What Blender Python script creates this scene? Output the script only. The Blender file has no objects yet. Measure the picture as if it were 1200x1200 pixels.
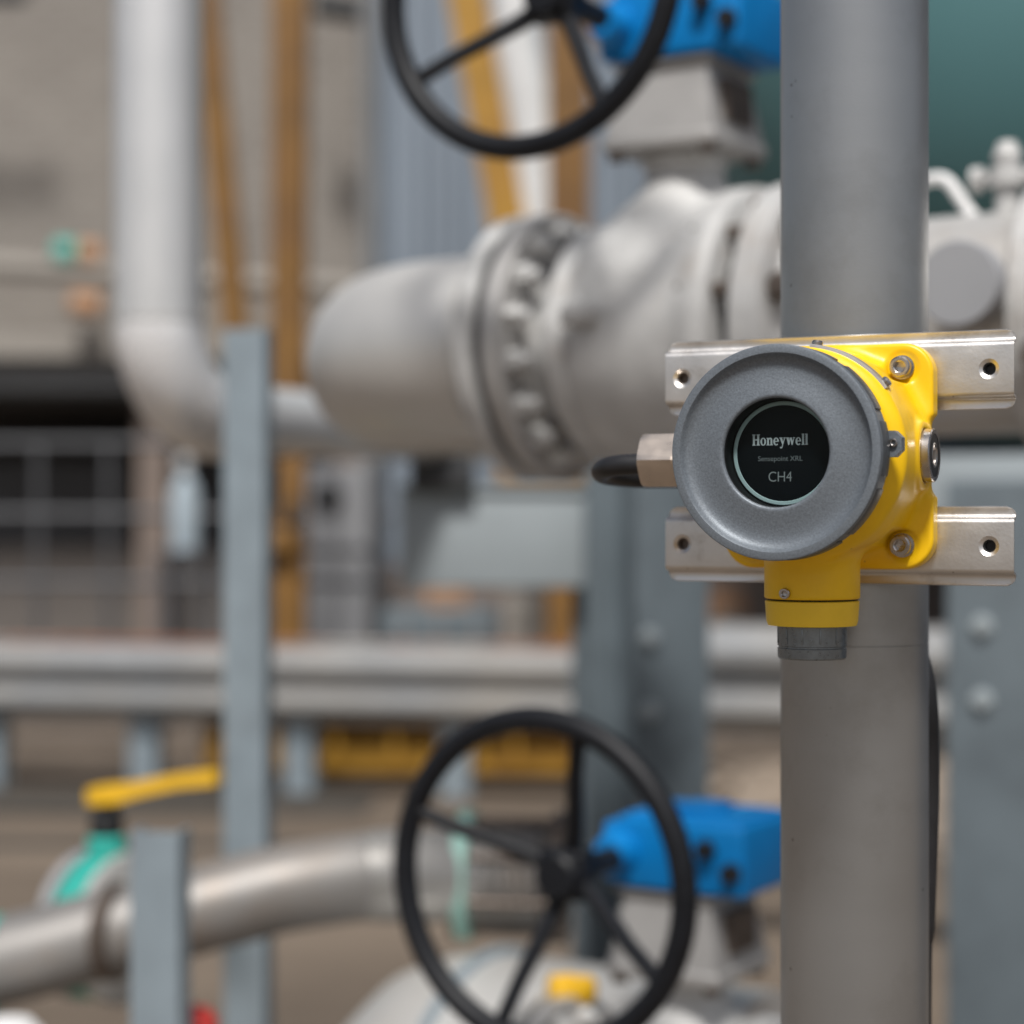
import bpy, bmesh, math, random
import numpy as np
from mathutils import Vector, Matrix
random.seed(7); np.random.seed(7)
C = bpy.context.scene
COL = C.collection
R = math.radians
PI = math.pi

# ------------------------------------------------------------------ camera
H = 1.25                                  # eye height
cam_d = bpy.data.cameras.new('camera')
cam = bpy.data.objects.new('camera', cam_d); COL.objects.link(cam)
cam.location = (0, 0, H); cam.rotation_euler = (R(90), 0, 0)
cam_d.sensor_width = 36; cam_d.lens = 67.5
cam_d.clip_start = 0.05; cam_d.clip_end = 2000
cam_d.dof.use_dof = True; cam_d.dof.focus_distance = 1.02; cam_d.dof.aperture_fstop = 3.8
cam_d.dof.aperture_blades = 0
C.camera = cam

# ------------------------------------------------------------------ sky, sun
SUN_EL, SUN_AZ = 56.0, -4.0      # azimuth seen from the plant towards the sun: 0 = behind the camera, minus = to its left
W = bpy.data.worlds.new('World'); C.world = W; W.use_nodes = True
nt = W.node_tree; nt.nodes.clear()
o = nt.nodes.new('ShaderNodeOutputWorld'); bg = nt.nodes.new('ShaderNodeBackground')
sk = nt.nodes.new('ShaderNodeTexSky'); sk.sky_type = 'NISHITA'; sk.sun_disc = False
sdir = Vector((math.sin(R(SUN_AZ)) * math.cos(R(SUN_EL)), -math.cos(R(SUN_AZ)) * math.cos(R(SUN_EL)), math.sin(R(SUN_EL))))
sk.sun_elevation = R(SUN_EL); sk.sun_rotation = math.atan2(sdir.x, sdir.y)
sk.air_density = 1.0; sk.dust_density = 3.0; sk.ozone_density = 1.0
hs = nt.nodes.new('ShaderNodeHueSaturation'); hs.inputs['Saturation'].default_value = 0.6   # thin high cloud pales the blue
nt.links.new(sk.outputs[0], hs.inputs['Color']); nt.links.new(hs.outputs[0], bg.inputs[0])
bg.inputs[1].default_value = 0.078
nt.links.new(bg.outputs[0], o.inputs[0])
sl = bpy.data.lights.new('sun', 'SUN'); sl.energy = 3.8; sl.angle = R(10.0); sl.color = (1.0, 0.972, 0.93)
so = bpy.data.objects.new('sun', sl); COL.objects.link(so)
so.rotation_euler = sdir.to_track_quat('Z', 'Y').to_euler()
C.view_settings.view_transform = 'Standard'; C.view_settings.look = 'None'
C.view_settings.gamma = 1; C.view_settings.use_curve_mapping = False
C.view_settings.exposure = 0.0
C.render.engine = 'CYCLES'
C.cycles.max_bounces = 8

# ------------------------------------------------------------------ materials
MT = {}
def mat(name, col, rough=0.5, metal=0.0, var=0.12, scale=20, bump=0.0, bscale=200, rvar=0.1, stain=None, stain_s=5, stain_lo=.5, stain_hi=.7, coat=0.0, stretch=(1, 1, 1), spec=None):
    m = bpy.data.materials.new(name); m.use_nodes = True
    n = m.node_tree.nodes; l = m.node_tree.links; p = n['Principled BSDF']
    tc = n.new('ShaderNodeTexCoord'); mp = n.new('ShaderNodeMapping'); mp.inputs['Scale'].default_value = stretch
    l.new(tc.outputs['Object'], mp.inputs[0])
    nz = n.new('ShaderNodeTexNoise'); nz.inputs['Scale'].default_value = scale; nz.inputs['Detail'].default_value = 6
    l.new(mp.outputs[0], nz.inputs['Vector'])
    mx = n.new('ShaderNodeMix'); mx.data_type = 'RGBA'
    a = [max(0, c * (1 - var)) for c in col]; b = [min(1, c * (1 + var)) for c in col]
    mx.inputs[6].default_value = (*a, 1); mx.inputs[7].default_value = (*b, 1)
    rp = n.new('ShaderNodeMapRange'); rp.inputs[1].default_value = .3; rp.inputs[2].default_value = .7
    l.new(nz.outputs[0], rp.inputs[0]); l.new(rp.outputs[0], mx.inputs[0])
    out = mx.outputs[2]
    if stain:
        n2 = n.new('ShaderNodeTexNoise'); n2.inputs['Scale'].default_value = stain_s; n2.inputs['Detail'].default_value = 8; n2.inputs['Roughness'].default_value = .65
        l.new(tc.outputs['Object'], n2.inputs['Vector'])
        r2 = n.new('ShaderNodeMapRange'); r2.inputs[1].default_value = stain_lo; r2.inputs[2].default_value = stain_hi
        l.new(n2.outputs[0], r2.inputs[0])
        m2 = n.new('ShaderNodeMix'); m2.data_type = 'RGBA'; m2.inputs[7].default_value = (*stain, 1)
        l.new(out, m2.inputs[6]); l.new(r2.outputs[0], m2.inputs[0]); out = m2.outputs[2]
    l.new(out, p.inputs['Base Color'])
    rr = n.new('ShaderNodeMapRange'); rr.inputs[3].default_value = max(.03, rough - rvar); rr.inputs[4].default_value = min(1, rough + rvar)
    l.new(nz.outputs[0], rr.inputs[0]); l.new(rr.outputs[0], p.inputs['Roughness'])
    p.inputs['Metallic'].default_value = metal
    if spec is not None: p.inputs['Specular IOR Level'].default_value = spec
    if coat: p.inputs['Coat Weight'].default_value = coat; p.inputs['Coat Roughness'].default_value = .15
    if bump:
        nb = n.new('ShaderNodeTexNoise'); nb.inputs['Scale'].default_value = bscale; nb.inputs['Detail'].default_value = 3
        l.new(mp.outputs[0], nb.inputs['Vector'])
        bp = n.new('ShaderNodeBump'); bp.inputs['Strength'].default_value = bump; bp.inputs['Distance'].default_value = .001
        l.new(nb.outputs[0], bp.inputs['Height']); l.new(bp.outputs[0], p.inputs['Normal'])
    MT[name] = m
    return m

mat('cover_grey', (.165, .187, .212), .48, .35, .18, 900, .16, 1300, .05)
mat('cover_side', (.10, .11, .12), .38, .5, .2, 300, .2, 900)
mat('yellow_case', (.93, .56, .004), .38, 0, .05, 60, .06, 700, .05, stain=(.62, .36, .02), stain_s=22, stain_lo=.62, stain_hi=.85)
mat('yellow_collar', (.95, .62, .035), .4, 0, .04, 60, .05, 700)
mat('stainless', (.74, .72, .70), .42, 1.0, .08, 40, .1, 500, .08, stain=(.42, .38, .34), stain_s=30, stain_lo=.58, stain_hi=.8)
mat('bolt_steel', (.5, .47, .45), .28, 1.0, .12, 150, 0, 100)
mat('nickel_brass', (.70, .61, .53), .3, .9, .07, 80, 0, 100)
mat('cap_grey', (.22, .245, .265), .30, .7, .12, 300, .15, 900)
mat('black_plastic', (.012, .012, .013), .42, 0, .2, 100, 0, 100)
mat('black_hole', (.004, .004, .005), .6, 0, .1, 100, 0, 100)
mat('display_black', (.0035, .0055, .0075), .35, 0, .1, 50, 0, 100, spec=.15)
mat('display_ring', (.42, .55, .56), .5, 0, .04, 50, 0, 100)
mat('print_white', (.46, .51, .53), .6, 0, .02, 50, 0, 100)
mat('print_grey', (.17, .19, .20), .6, 0, .02, 50, 0, 100)
mat('print_pale', (.24, .265, .275), .6, 0, .02, 50, 0, 100)
mat('pole_steel', (.42, .428, .435), .34, .85, .03, 9, .10, 500, .05, stain=(.31, .305, .30), stain_s=13, stain_lo=.5, stain_hi=.85, stretch=(1, 1, 4))
_n = MT['pole_steel'].node_tree; _t = _n.nodes.new('ShaderNodeTangent'); _t.direction_type = 'RADIAL'; _t.axis = 'Z'
_p = _n.nodes['Principled BSDF']; _p.inputs['Anisotropic'].default_value = .55; _n.links.new(_t.outputs[0], _p.inputs['Tangent'])
def specks(mname, scale, thr, colr, amount):
    t_ = MT[mname].node_tree; n = t_.nodes; l = t_.links; p = n['Principled BSDF']; src = p.inputs['Base Color'].links[0].from_socket
    tc = n.new('ShaderNodeTexCoord'); v = n.new('ShaderNodeTexVoronoi'); v.inputs['Scale'].default_value = scale; l.new(tc.outputs['Object'], v.inputs['Vector'])
    r = n.new('ShaderNodeMapRange'); r.inputs[1].default_value = thr; r.inputs[2].default_value = thr * .5; r.inputs[3].default_value = 0; r.inputs[4].default_value = amount; r.clamp = True
    l.new(v.outputs['Distance'], r.inputs[0])
    g_ = n.new('ShaderNodeMath'); g_.operation = 'GREATER_THAN'; g_.inputs[1].default_value = .72; sp = n.new('ShaderNodeSeparateColor'); l.new(v.outputs['Color'], sp.inputs[0]); l.new(sp.outputs[0], g_.inputs[0])
    m_ = n.new('ShaderNodeMath'); m_.operation = 'MULTIPLY'; l.new(r.outputs[0], m_.inputs[0]); l.new(g_.outputs[0], m_.inputs[1])
    x = n.new('ShaderNodeMix'); x.data_type = 'RGBA'; x.inputs[7].default_value = (*colr, 1); l.new(m_.outputs[0], x.inputs[0]); l.new(src, x.inputs[6]); l.new(x.outputs[2], p.inputs['Base Color'])
specks('pole_steel', 55, .07, (.12, .11, .10), .8)
specks('yellow_case', 130, .10, (.45, .25, .03), .6)
specks('stainless', 160, .12, (.30, .25, .2), .7)
mat('cable_black', (.016, .016, .018), .45, 0, .2, 100, 0, 100)
mat('pipe_steel', (.62, .61, .59), .42, .45, .08, 8, .25, 120, .08, stain=(.38, .34, .30), stain_s=4, stain_lo=.55, stain_hi=.8)
mat('pipe_bright', (.74, .74, .74), .3, .45, .05, 8, .1, 120, .06)
mat('pipe_mid', (.36, .35, .335), .36, .55, .1, 9, .2, 120, .06)
mat('elbow_steel', (.86, .86, .87), .28, .25, .05, 8, .1, 120, .04)
mat('pipe_brown', (.25, .24, .23), .50, .4, .12, 9, .2, 120, .08, stain=(.30, .24, .19), stain_s=5, stain_lo=.55, stain_hi=.8)
mat('cast_steel', (.54, .538, .53), .62, .15, .12, 22, .8, 90, .08, stain=(.36, .30, .25), stain_s=7, stain_lo=.55, stain_hi=.8)
mat('bracket_paint', (.43, .42, .41), .5, .3, .06, 22, .3, 90)
mat('dark_bolts', (.16, .13, .11), .45, .7, .3, 60, 0, 90)
mat('gasket', (.035, .035, .038), .7, 0, .2, 60, 0, 90)
mat('wheel_black', (.008, .009, .012), .5, 0, .2, 60, 0, 90, spec=.3)
mat('gear_blue', (.001, .19, .52), .45, 0, .08, 30, .3, 120, .05, spec=.3)
mat('teal_paint', (.03, .37, .31), .45, 0, .1, 30, .2, 120)
mat('teal_tape', (.30, .52, .46), .6, 0, .1, 30, 0, 120)
mat('lever_yellow', (.80, .46, .02), .45, 0, .06, 30, 0, 120)
mat('galv_post', (.27, .325, .365), .55, .25, .10, 14, .2, 200, .06, stain=(.22, .26, .29), stain_s=9, stain_lo=.5, stain_hi=.75)
mat('frame_paint', (.125, .155, .175), .6, .05, .10, 9, .1, 200, .06, stain=(.075, .092, .105), stain_s=4, stain_lo=.5, stain_hi=.75)
mat('panel_paint', (.32, .36, .38), .6, .05, .08, 5, 0, 200, .06)
mat('guard_zinc', (.33, .34, .35), .5, .3, .10, 6, 0, 200, .06, stain=(.42, .40, .37), stain_s=1.2, stain_lo=.45, stain_hi=.7)
mat('rust_edge', (.36, .14, .07), .8, 0, .25, 9, 0, 200, stain=(.5, .48, .45), stain_s=.9, stain_lo=.52, stain_hi=.6)
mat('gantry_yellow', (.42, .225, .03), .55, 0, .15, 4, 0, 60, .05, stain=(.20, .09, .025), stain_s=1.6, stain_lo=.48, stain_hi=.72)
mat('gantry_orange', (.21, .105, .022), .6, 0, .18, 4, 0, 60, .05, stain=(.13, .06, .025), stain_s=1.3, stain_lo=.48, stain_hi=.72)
mat('clad_blue', (.23, .27, .32), .5, .15, .10, 1.2, 0, 60, .05, stretch=(3, 3, .3))
mat('tank_teal', (.095, .225, .24), .5, 0, .05, .5, 0, 60, .05)
mat('beige_beam', (.32, .295, .265), .8, 0, .1, 3, 0, 60)
mat('grey_beam', (.21, .215, .22), .7, 0, .1, 3, 0, 60)
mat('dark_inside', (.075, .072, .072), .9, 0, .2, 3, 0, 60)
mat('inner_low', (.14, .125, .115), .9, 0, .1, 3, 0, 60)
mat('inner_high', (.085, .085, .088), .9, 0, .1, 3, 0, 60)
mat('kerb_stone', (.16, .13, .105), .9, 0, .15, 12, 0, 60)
mat('shade_brown', (.085, .065, .048), .95, 0, .35, 5, .6, 60)  # shade put into the colour of the ground behind the barrier
mat('pillar_tan', (.22, .175, .15), .85, 0, .1, 5, 0, 60)
mat('rail_grey', (.11, .113, .122), .55, .2, .1, 5, 0, 60)
mat('machine_grey', (.31, .315, .33), .6, .05, .1, 4, 0, 60)
mat('machine_dark', (.04, .042, .045), .6, .1, .2, 4, 0, 60)
mat('pale_blue', (.42, .50, .56), .6, 0, .1, 4, 0, 60)
mat('orange_paint', (.42, .22, .11), .6, 0, .1, 6, 0, 60)
mat('red_paint', (.45, .03, .025), .5, 0, .1, 6, 0, 60)
mat('white_paint', (.76, .76, .76), .5, 0, .06, 6, 0, 60)
mat('rubble', (.26, .21, .165), .95, 0, .3, 12, 0, 60)
mat('shade_dark', (.055, .048, .04), .9, 0, .3, 12, 0, 60)  # colour of the painted shadow bands on the yard

def brick_mat():
    m = bpy.data.materials.new('brick_face'); m.use_nodes = True
    n = m.node_tree.nodes; l = m.node_tree.links; p = n['Principled BSDF']
    tc = n.new('ShaderNodeTexCoord'); mp = n.new('ShaderNodeMapping'); mp.inputs['Rotation'].default_value = (R(-90), 0, 0)
    b = n.new('ShaderNodeTexBrick'); b.inputs['Scale'].default_value = 1.0
    b.inputs['Brick Width'].default_value = .225; b.inputs['Row Height'].default_value = .075; b.inputs['Mortar Size'].default_value = .006
    b.inputs['Color1'].default_value = (.27, .245, .218, 1); b.inputs['Color2'].default_value = (.225, .202, .18, 1); b.inputs['Mortar'].default_value = (.34, .32, .295, 1)
    l.new(tc.outputs['Object'], mp.inputs[0]); l.new(mp.outputs[0], b.inputs[0])
    nz = n.new('ShaderNodeTexNoise'); nz.inputs['Scale'].default_value = .8; nz.inputs['Detail'].default_value = 8
    l.new(tc.outputs['Object'], nz.inputs[0])
    rp = n.new('ShaderNodeMapRange'); rp.inputs[3].default_value = .82; rp.inputs[4].default_value = 1.18
    l.new(nz.outputs[0], rp.inputs[0])
    mx = n.new('ShaderNodeMix'); mx.data_type = 'RGBA'; mx.blend_type = 'MULTIPLY'; mx.inputs[0].default_value = 1
    l.new(b.outputs[0], mx.inputs[6]); l.new(rp.outputs[0], mx.inputs[7]); l.new(mx.outputs[2], p.inputs['Base Color'])
    p.inputs['Roughness'].default_value = .9
    bp = n.new('ShaderNodeBump'); bp.invert = True; bp.inputs['Strength'].default_value = .6; bp.inputs['Distance'].default_value = .008
    l.new(b.outputs[1], bp.inputs['Height']); l.new(bp.outputs[0], p.inputs['Normal'])
    MT['brick_face'] = m
brick_mat()

def ground_mat():
    m = bpy.data.materials.new('yard_concrete'); m.use_nodes = True
    n = m.node_tree.nodes; l = m.node_tree.links; p = n['Principled BSDF']
    tc = n.new('ShaderNodeTexCoord')
    a = n.new('ShaderNodeTexNoise'); a.inputs['Scale'].default_value = .55; a.inputs['Detail'].default_value = 9; a.inputs['Roughness'].default_value = .6
    mp = n.new('ShaderNodeMapping'); mp.inputs['Scale'].default_value = (.35, 1.2, 1)
    l.new(tc.outputs['Object'], mp.inputs[0]); l.new(mp.outputs[0], a.inputs[0])
    cr = n.new('ShaderNodeValToRGB'); e = cr.color_ramp.elements
    e[0].position = .34; e[0].color = (.085, .064, .046, 1); e[1].position = .62; e[1].color = (.20, .157, .118, 1)
    l.new(a.outputs[0], cr.inputs[0])
    f = n.new('ShaderNodeTexNoise'); f.inputs['Scale'].default_value = 45; f.inputs['Detail'].default_value = 6
    l.new(tc.outputs['Object'], f.inputs[0])
    rp = n.new('ShaderNodeMapRange'); rp.inputs[3].default_value = .75; rp.inputs[4].default_value = 1.25
    l.new(f.outputs[0], rp.inputs[0])
    mx = n.new('ShaderNodeMix'); mx.data_type = 'RGBA'; mx.blend_type = 'MULTIPLY'; mx.inputs[0].default_value = 1
    l.new(cr.outputs[0], mx.inputs[6]); l.new(rp.outputs[0], mx.inputs[7]); l.new(mx.outputs[2], p.inputs['Base Color'])
    p.inputs['Roughness'].default_value = .9
    bp = n.new('ShaderNodeBump'); bp.inputs['Strength'].default_value = .5; bp.inputs['Distance'].default_value = .004
    l.new(f.outputs[0], bp.inputs['Height']); l.new(bp.outputs[0], p.inputs['Normal'])
    MT['yard_concrete'] = m
ground_mat()

def glass_mat():
    m = bpy.data.materials.new('window_glass'); m.use_nodes = True
    n = m.node_tree.nodes; l = m.node_tree.links; n.remove(n['Principled BSDF'])
    t = n.new('ShaderNodeBsdfTransparent'); t.inputs[0].default_value = (.93, .96, .96, 1)
    g = n.new('ShaderNodeBsdfGlossy'); g.inputs['Roughness'].default_value = .04
    fr = n.new('ShaderNodeFresnel'); fr.inputs[0].default_value = 1.15
    mx = n.new('ShaderNodeMixShader'); l.new(fr.outputs[0], mx.inputs[0]); l.new(t.outputs[0], mx.inputs[1]); l.new(g.outputs[0], mx.inputs[2])
    l.new(mx.outputs[0], n['Material Output'].inputs[0])
    MT['window_glass'] = m
glass_mat()

# ------------------------------------------------------------------ mesh helpers
def at(px, py, y):
    """the real point at depth y that the photograph shows at pixel px, py"""
    return Vector(((px - 600) / 2250 * y, y, H - (py - 600) / 2250 * y))

AX = {'z': Matrix.Identity(4), 'x': Matrix.Rotation(R(90), 4, 'Y'), 'y': Matrix.Rotation(R(-90), 4, 'X'),
      '-y': Matrix.Rotation(R(90), 4, 'X'), '-x': Matrix.Rotation(R(-90), 4, 'Y'), '-z': Matrix.Rotation(R(180), 4, 'X')}
def place(loc, axis='z', spin=0):
    return Matrix.Translation(Vector(loc)) @ AX[axis] @ Matrix.Rotation(spin, 4, 'Z')

class MB:
    def __init__(s): s.v = []; s.f = []
    def add(s, vs, fs, M=None):
        n = len(s.v)
        s.v += [(M @ Vector(v)) if M else Vector(v) for v in vs]
        s.f += [tuple(n + i for i in f) for f in fs]
        return s
    def box(s, c, size, rz=0, M=None, bevel=0):
        bm = bmesh.new(); bmesh.ops.create_cube(bm, size=1)
        for v in bm.verts: v.co = Vector((v.co.x * size[0], v.co.y * size[1], v.co.z * size[2]))
        if bevel: bmesh.ops.bevel(bm, geom=bm.edges[:], offset=bevel, segments=3, affect='EDGES', profile=.5)
        T = Matrix.Translation(Vector(c)) @ Matrix.Rotation(rz, 4, 'Z')
        if M: T = M @ T
        bm.verts.ensure_lookup_table(); bm.verts.index_update()
        s.add([v.co.copy() for v in bm.verts], [[v.index for v in f.verts] for f in bm.faces], T); bm.free(); return s
    def lathe(s, prof, M=None, n=48, rf=None, a0=0, a1=2 * PI, caps=True):
        """prof: (radius, height) list along local z"""
        full = abs(a1 - a0 - 2 * PI) < 1e-6
        k = n if full else n + 1
        vs = []; fs = []
        for r, z in prof:
            for i in range(k):
                a = a0 + (a1 - a0) * i / n
                q = r * (rf(a, r) if rf else 1)
                vs.append((q * math.cos(a), q * math.sin(a), z))
        for j in range(len(prof) - 1):
            for i in range(n):
                i2 = (i + 1) % k if full else i + 1
                fs.append((j * k + i, j * k + i2, (j + 1) * k + i2, (j + 1) * k + i))
        if full and caps:
            if prof[0][0] > 1e-6: fs.append(tuple(reversed(range(k))))
            if prof[-1][0] > 1e-6: fs.append(tuple((len(prof) - 1) * k + i for i in range(k)))
        elif not full:
            fs.append(tuple(j * k for j in range(len(prof)))); fs.append(tuple(reversed([j * k + k - 1 for j in range(len(prof))])))
        return s.add(vs, fs, M)
    def tube(s, pts, r, n=20, cap=True, M=None):
        pts = [Vector(p) for p in pts]
        rs = r if isinstance(r, (list, tuple)) else [r] * len(pts)
        t = (pts[1] - pts[0]).normalized()
        up = Vector((0, 0, 1)) if abs(t.z) < .9 else Vector((1, 0, 0))
        x = t.cross(up).normalized(); vs = []; fs = []
        for i, p in enumerate(pts):
            if i == 0: t = (pts[1] - pts[0])
            elif i == len(pts) - 1: t = pts[-1] - pts[-2]
            else: t = (pts[i + 1] - p).normalized() + (p - pts[i - 1]).normalized()
            t.normalize(); x = (x - t * x.dot(t)).normalized(); y = t.cross(x)
            for k in range(n):
                a = 2 * PI * k / n; vs.append(p + (x * math.cos(a) + y * math.sin(a)) * rs[i])
        for i in range(len(pts) - 1):
            for k in range(n):
                k2 = (k + 1) % n; fs.append((i * n + k, i * n + k2, (i + 1) * n + k2, (i + 1) * n + k))
        if cap: fs.append(tuple(reversed(range(n)))); fs.append(tuple((len(pts) - 1) * n + k for k in range(n)))
        return s.add(vs, fs, M)
    def prism(s, poly, z0, z1, M=None):
        n = len(poly)
        vs = [(x, y, z0) for x, y in poly] + [(x, y, z1) for x, y in poly]
        fs = [tuple(reversed(range(n))), tuple(range(n, 2 * n))] + [(i, (i + 1) % n, n + (i + 1) % n, n + i) for i in range(n)]
        return s.add(vs, fs, M)
    def build(s, name, m, parent=None, ang=35, **tg):
        me = bpy.data.meshes.new(name); me.from_pydata([tuple(v) for v in s.v], [], s.f)
        bm = bmesh.new(); bm.from_mesh(me); bmesh.ops.recalc_face_normals(bm, faces=bm.faces[:]); bm.to_mesh(me); bm.free()
        me.polygons.foreach_set('use_smooth', [True] * len(me.polygons)); me.set_sharp_from_angle(angle=R(ang))
        me.materials.append(MT[m] if isinstance(m, str) else m)
        ob = bpy.data.objects.new(name, me); COL.objects.link(ob)
        if parent: ob.parent = parent
        tag(ob, **tg); return ob

def tag(ob, label=None, cat=None, group=None, kind=None):
    if label: ob['label'] = label
    if cat: ob['category'] = cat
    if group: ob['group'] = group
    if kind: ob['kind'] = kind
    return ob
def thing(name, loc, rz, label, cat, group=None):
    e = bpy.data.objects.new(name, None); COL.objects.link(e)
    e.location = loc; e.rotation_euler = (0, 0, rz); e.empty_display_size = .05
    return tag(e, label, cat, group)
def copy_tree(o, parent=None):
    c = o.copy(); COL.objects.link(c); c.parent = parent
    for ch in [q for q in bpy.data.objects if q.parent == o]: copy_tree(ch, c)
    return c
def fillet(pts, rad, n=10):
    pts = [Vector(p) for p in pts]; out = [pts[0]]
    for i in range(1, len(pts) - 1):
        rr = rad[i - 1] if isinstance(rad, (list, tuple)) else rad
        a = (pts[i - 1] - pts[i]).normalized(); b = (pts[i + 1] - pts[i]).normalized()
        ang = a.angle(b); d = rr / math.tan(ang / 2)
        cc = pts[i] + (a + b).normalized() * (rr / math.sin(ang / 2))
        p0 = pts[i] + a * d; p1 = pts[i] + b * d; v0 = p0 - cc; v1 = p1 - cc
        for k in range(n + 1):
            out.append(cc + v0.normalized().slerp(v1.normalized(), k / n) * rr)
    out.append(pts[-1]); return out
def hexr(a, r=None):      # radius multiplier turning a circle into a hexagon (1 = corner)
    return math.cos(PI / 6) / math.cos((a % (PI / 3)) - PI / 6)
def socket_screw(name, loc, axis, r, h, parent, m='bolt_steel', washer=True):
    b = MB()
    if washer: b.lathe([(r * 1.15, 0), (r * 1.15, r * .18), (r * .9, r * .18)], place(loc, axis), 36)
    z0 = r * .18
    b.lathe([(r, z0), (r, h - r * .14), (r * .86, h), (r * .62, h), (r * .60, h - r * .06)], place(loc, axis), 36, caps=False)
    b.lathe([(r * .60, h - r * .06), (r * .54, h - r * .12), (r * .50, h - r * .9), (0, h - r * .95)], place(loc, axis), 36, rf=lambda a, q: hexr(a) if q < r * .59 else 1, caps=False)
    return b.build(name, m, parent, ang=30)
def mesh_of(ob):          # evaluated mesh
    dg = bpy.context.evaluated_depsgraph_get(); return bpy.data.meshes.new_from_object(ob.evaluated_get(dg))
def boolean_cut(ob, cutter):
    md = ob.modifiers.new('cut', 'BOOLEAN'); md.object = cutter; md.operation = 'DIFFERENCE'; md.solver = 'EXACT'
    me = mesh_of(ob); ob.modifiers.clear(); ob.data = me; bpy.data.objects.remove(cutter)
    me.polygons.foreach_set('use_smooth', [True] * len(me.polygons)); me.set_sharp_from_angle(angle=R(30))
def surface_nets(F, org, h):
    S = F < 0; nx, ny, nz = F.shape
    cnt = np.zeros((nx - 1, ny - 1, nz - 1), np.int32); acc = np.zeros((nx - 1, ny - 1, nz - 1, 3))
    cor = lambda a, b, c: (slice(a, nx - 1 + a), slice(b, ny - 1 + b), slice(c, nz - 1 + c))
    for ax in range(3):
        for p in (0, 1):
            for q in (0, 1):
                o0 = [p, q]; o0.insert(ax, 0); o1 = [p, q]; o1.insert(ax, 1)
                f0 = F[cor(*o0)]; f1 = F[cor(*o1)]; mm = (f0 < 0) != (f1 < 0)
                t = np.where(mm, f0 / np.where(mm, f0 - f1, 1), 0)
                for d in range(3): acc[..., d] += np.where(mm, (t if d == ax else o0[d]), 0)
                cnt += mm
    act = cnt > 0; idx = -np.ones(cnt.shape, np.int64); idx[act] = np.arange(act.sum())
    ii = np.argwhere(act); V = (ii + acc[act] / cnt[act][:, None]) * h + np.array(org)
    Q = []
    for ax in range(3):
        a, b = [d for d in range(3) if d != ax]
        sl0 = [slice(1, -1)] * 3; sl0[ax] = slice(0, -1); sl1 = [slice(1, -1)] * 3; sl1[ax] = slice(1, None)
        E = S[tuple(sl0)] != S[tuple(sl1)]; e = np.argwhere(E)
        base = e.copy(); base[:, a] += 1; base[:, b] += 1
        c = []
        for da, db in ((0, 0), (-1, 0), (-1, -1), (0, -1)):
            g = base.copy(); g[:, a] += da; g[:, b] += db; c.append(idx[g[:, 0], g[:, 1], g[:, 2]])
        Q.append(np.stack(c, 1))
    return V, np.concatenate(Q)

# ================================================================== THE SETTING
g = MB(); g.add([(-300, -300, 0), (300, -300, 0), (300, 300, 0), (-300, 300, 0)], [(0, 1, 2, 3)])
g.build('ground', 'yard_concrete', kind='structure')

# plant axes: u runs along the pipes (to the right and nearer), v away
TH = R(32)

# ================================================================== BUILDING, far left
bl = thing('brick_building', (-2.2, 14.0, 0), 0, 'beige brick building at upper left with a dark open bay under a beam', 'building')
b = MB(); b.box((-.45, .15, 4.4), (6.0, .3, 3.76)); b.build('wall', 'brick_face', bl)
b = MB(); b.box((-.45, -.10, 2.44), (6.3, .5, .17)); b.build('beam', 'beige_beam', bl)
b = MB(); b.box((-.45, -.02, 2.245), (6.3, .34, .21)); b.build('lintel', 'grey_beam', bl)
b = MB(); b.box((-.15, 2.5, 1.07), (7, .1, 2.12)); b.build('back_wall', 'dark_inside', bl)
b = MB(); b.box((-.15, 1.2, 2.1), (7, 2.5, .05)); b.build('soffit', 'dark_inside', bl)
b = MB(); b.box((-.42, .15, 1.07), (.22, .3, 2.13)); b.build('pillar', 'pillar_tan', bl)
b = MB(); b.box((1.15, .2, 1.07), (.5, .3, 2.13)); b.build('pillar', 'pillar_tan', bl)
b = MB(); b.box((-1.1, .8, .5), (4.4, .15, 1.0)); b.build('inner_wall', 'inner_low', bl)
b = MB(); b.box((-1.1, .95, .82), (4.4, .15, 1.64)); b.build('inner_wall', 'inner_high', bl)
pp = thing('pipe_run', at(-60, 287, 13.55), 0, 'slim grey pipe with a green and an orange joint along the brick wall', 'pipe')
b = MB(); b.tube([(-2, 0, 0), (3.9, 0, -.38)], .075); b.build('tube', 'beige_beam', pp)
for i, (px, m) in enumerate(((78, 'teal_tape'), (106, 'orange_paint'))):
    b = MB(); x = (px + 60) / 2250 * 13.55; b.tube([(x - .07, 0, -x * .0644), (x + .07, 0, -(x + .14) * .0644)], .092); b.build('joint', 'teal_paint' if i == 0 else m, pp)
b = MB(); b.tube([at(85, 356, 13.5), at(118, 360, 13.5)], .085); tag(b.build('pipe_coupling', 'orange_paint'), 'orange coupling under the beige beam beside the bright riser pipe', 'coupling')
b = MB(); b.tube([at(-80, -5, 13.2), at(30, -6, 13.2)], .06); tag(b.build('conduit', 'machine_dark'), 'dark conduit at the top left corner of the brick wall', 'conduit')
b = MB(); b.tube([at(370, 4, 13.2), at(430, 14, 13.2)], .09); tag(b.build('conduit', 'machine_dark'), 'dark conduit on the brick wall right of the yellow gantry leg', 'conduit')

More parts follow.
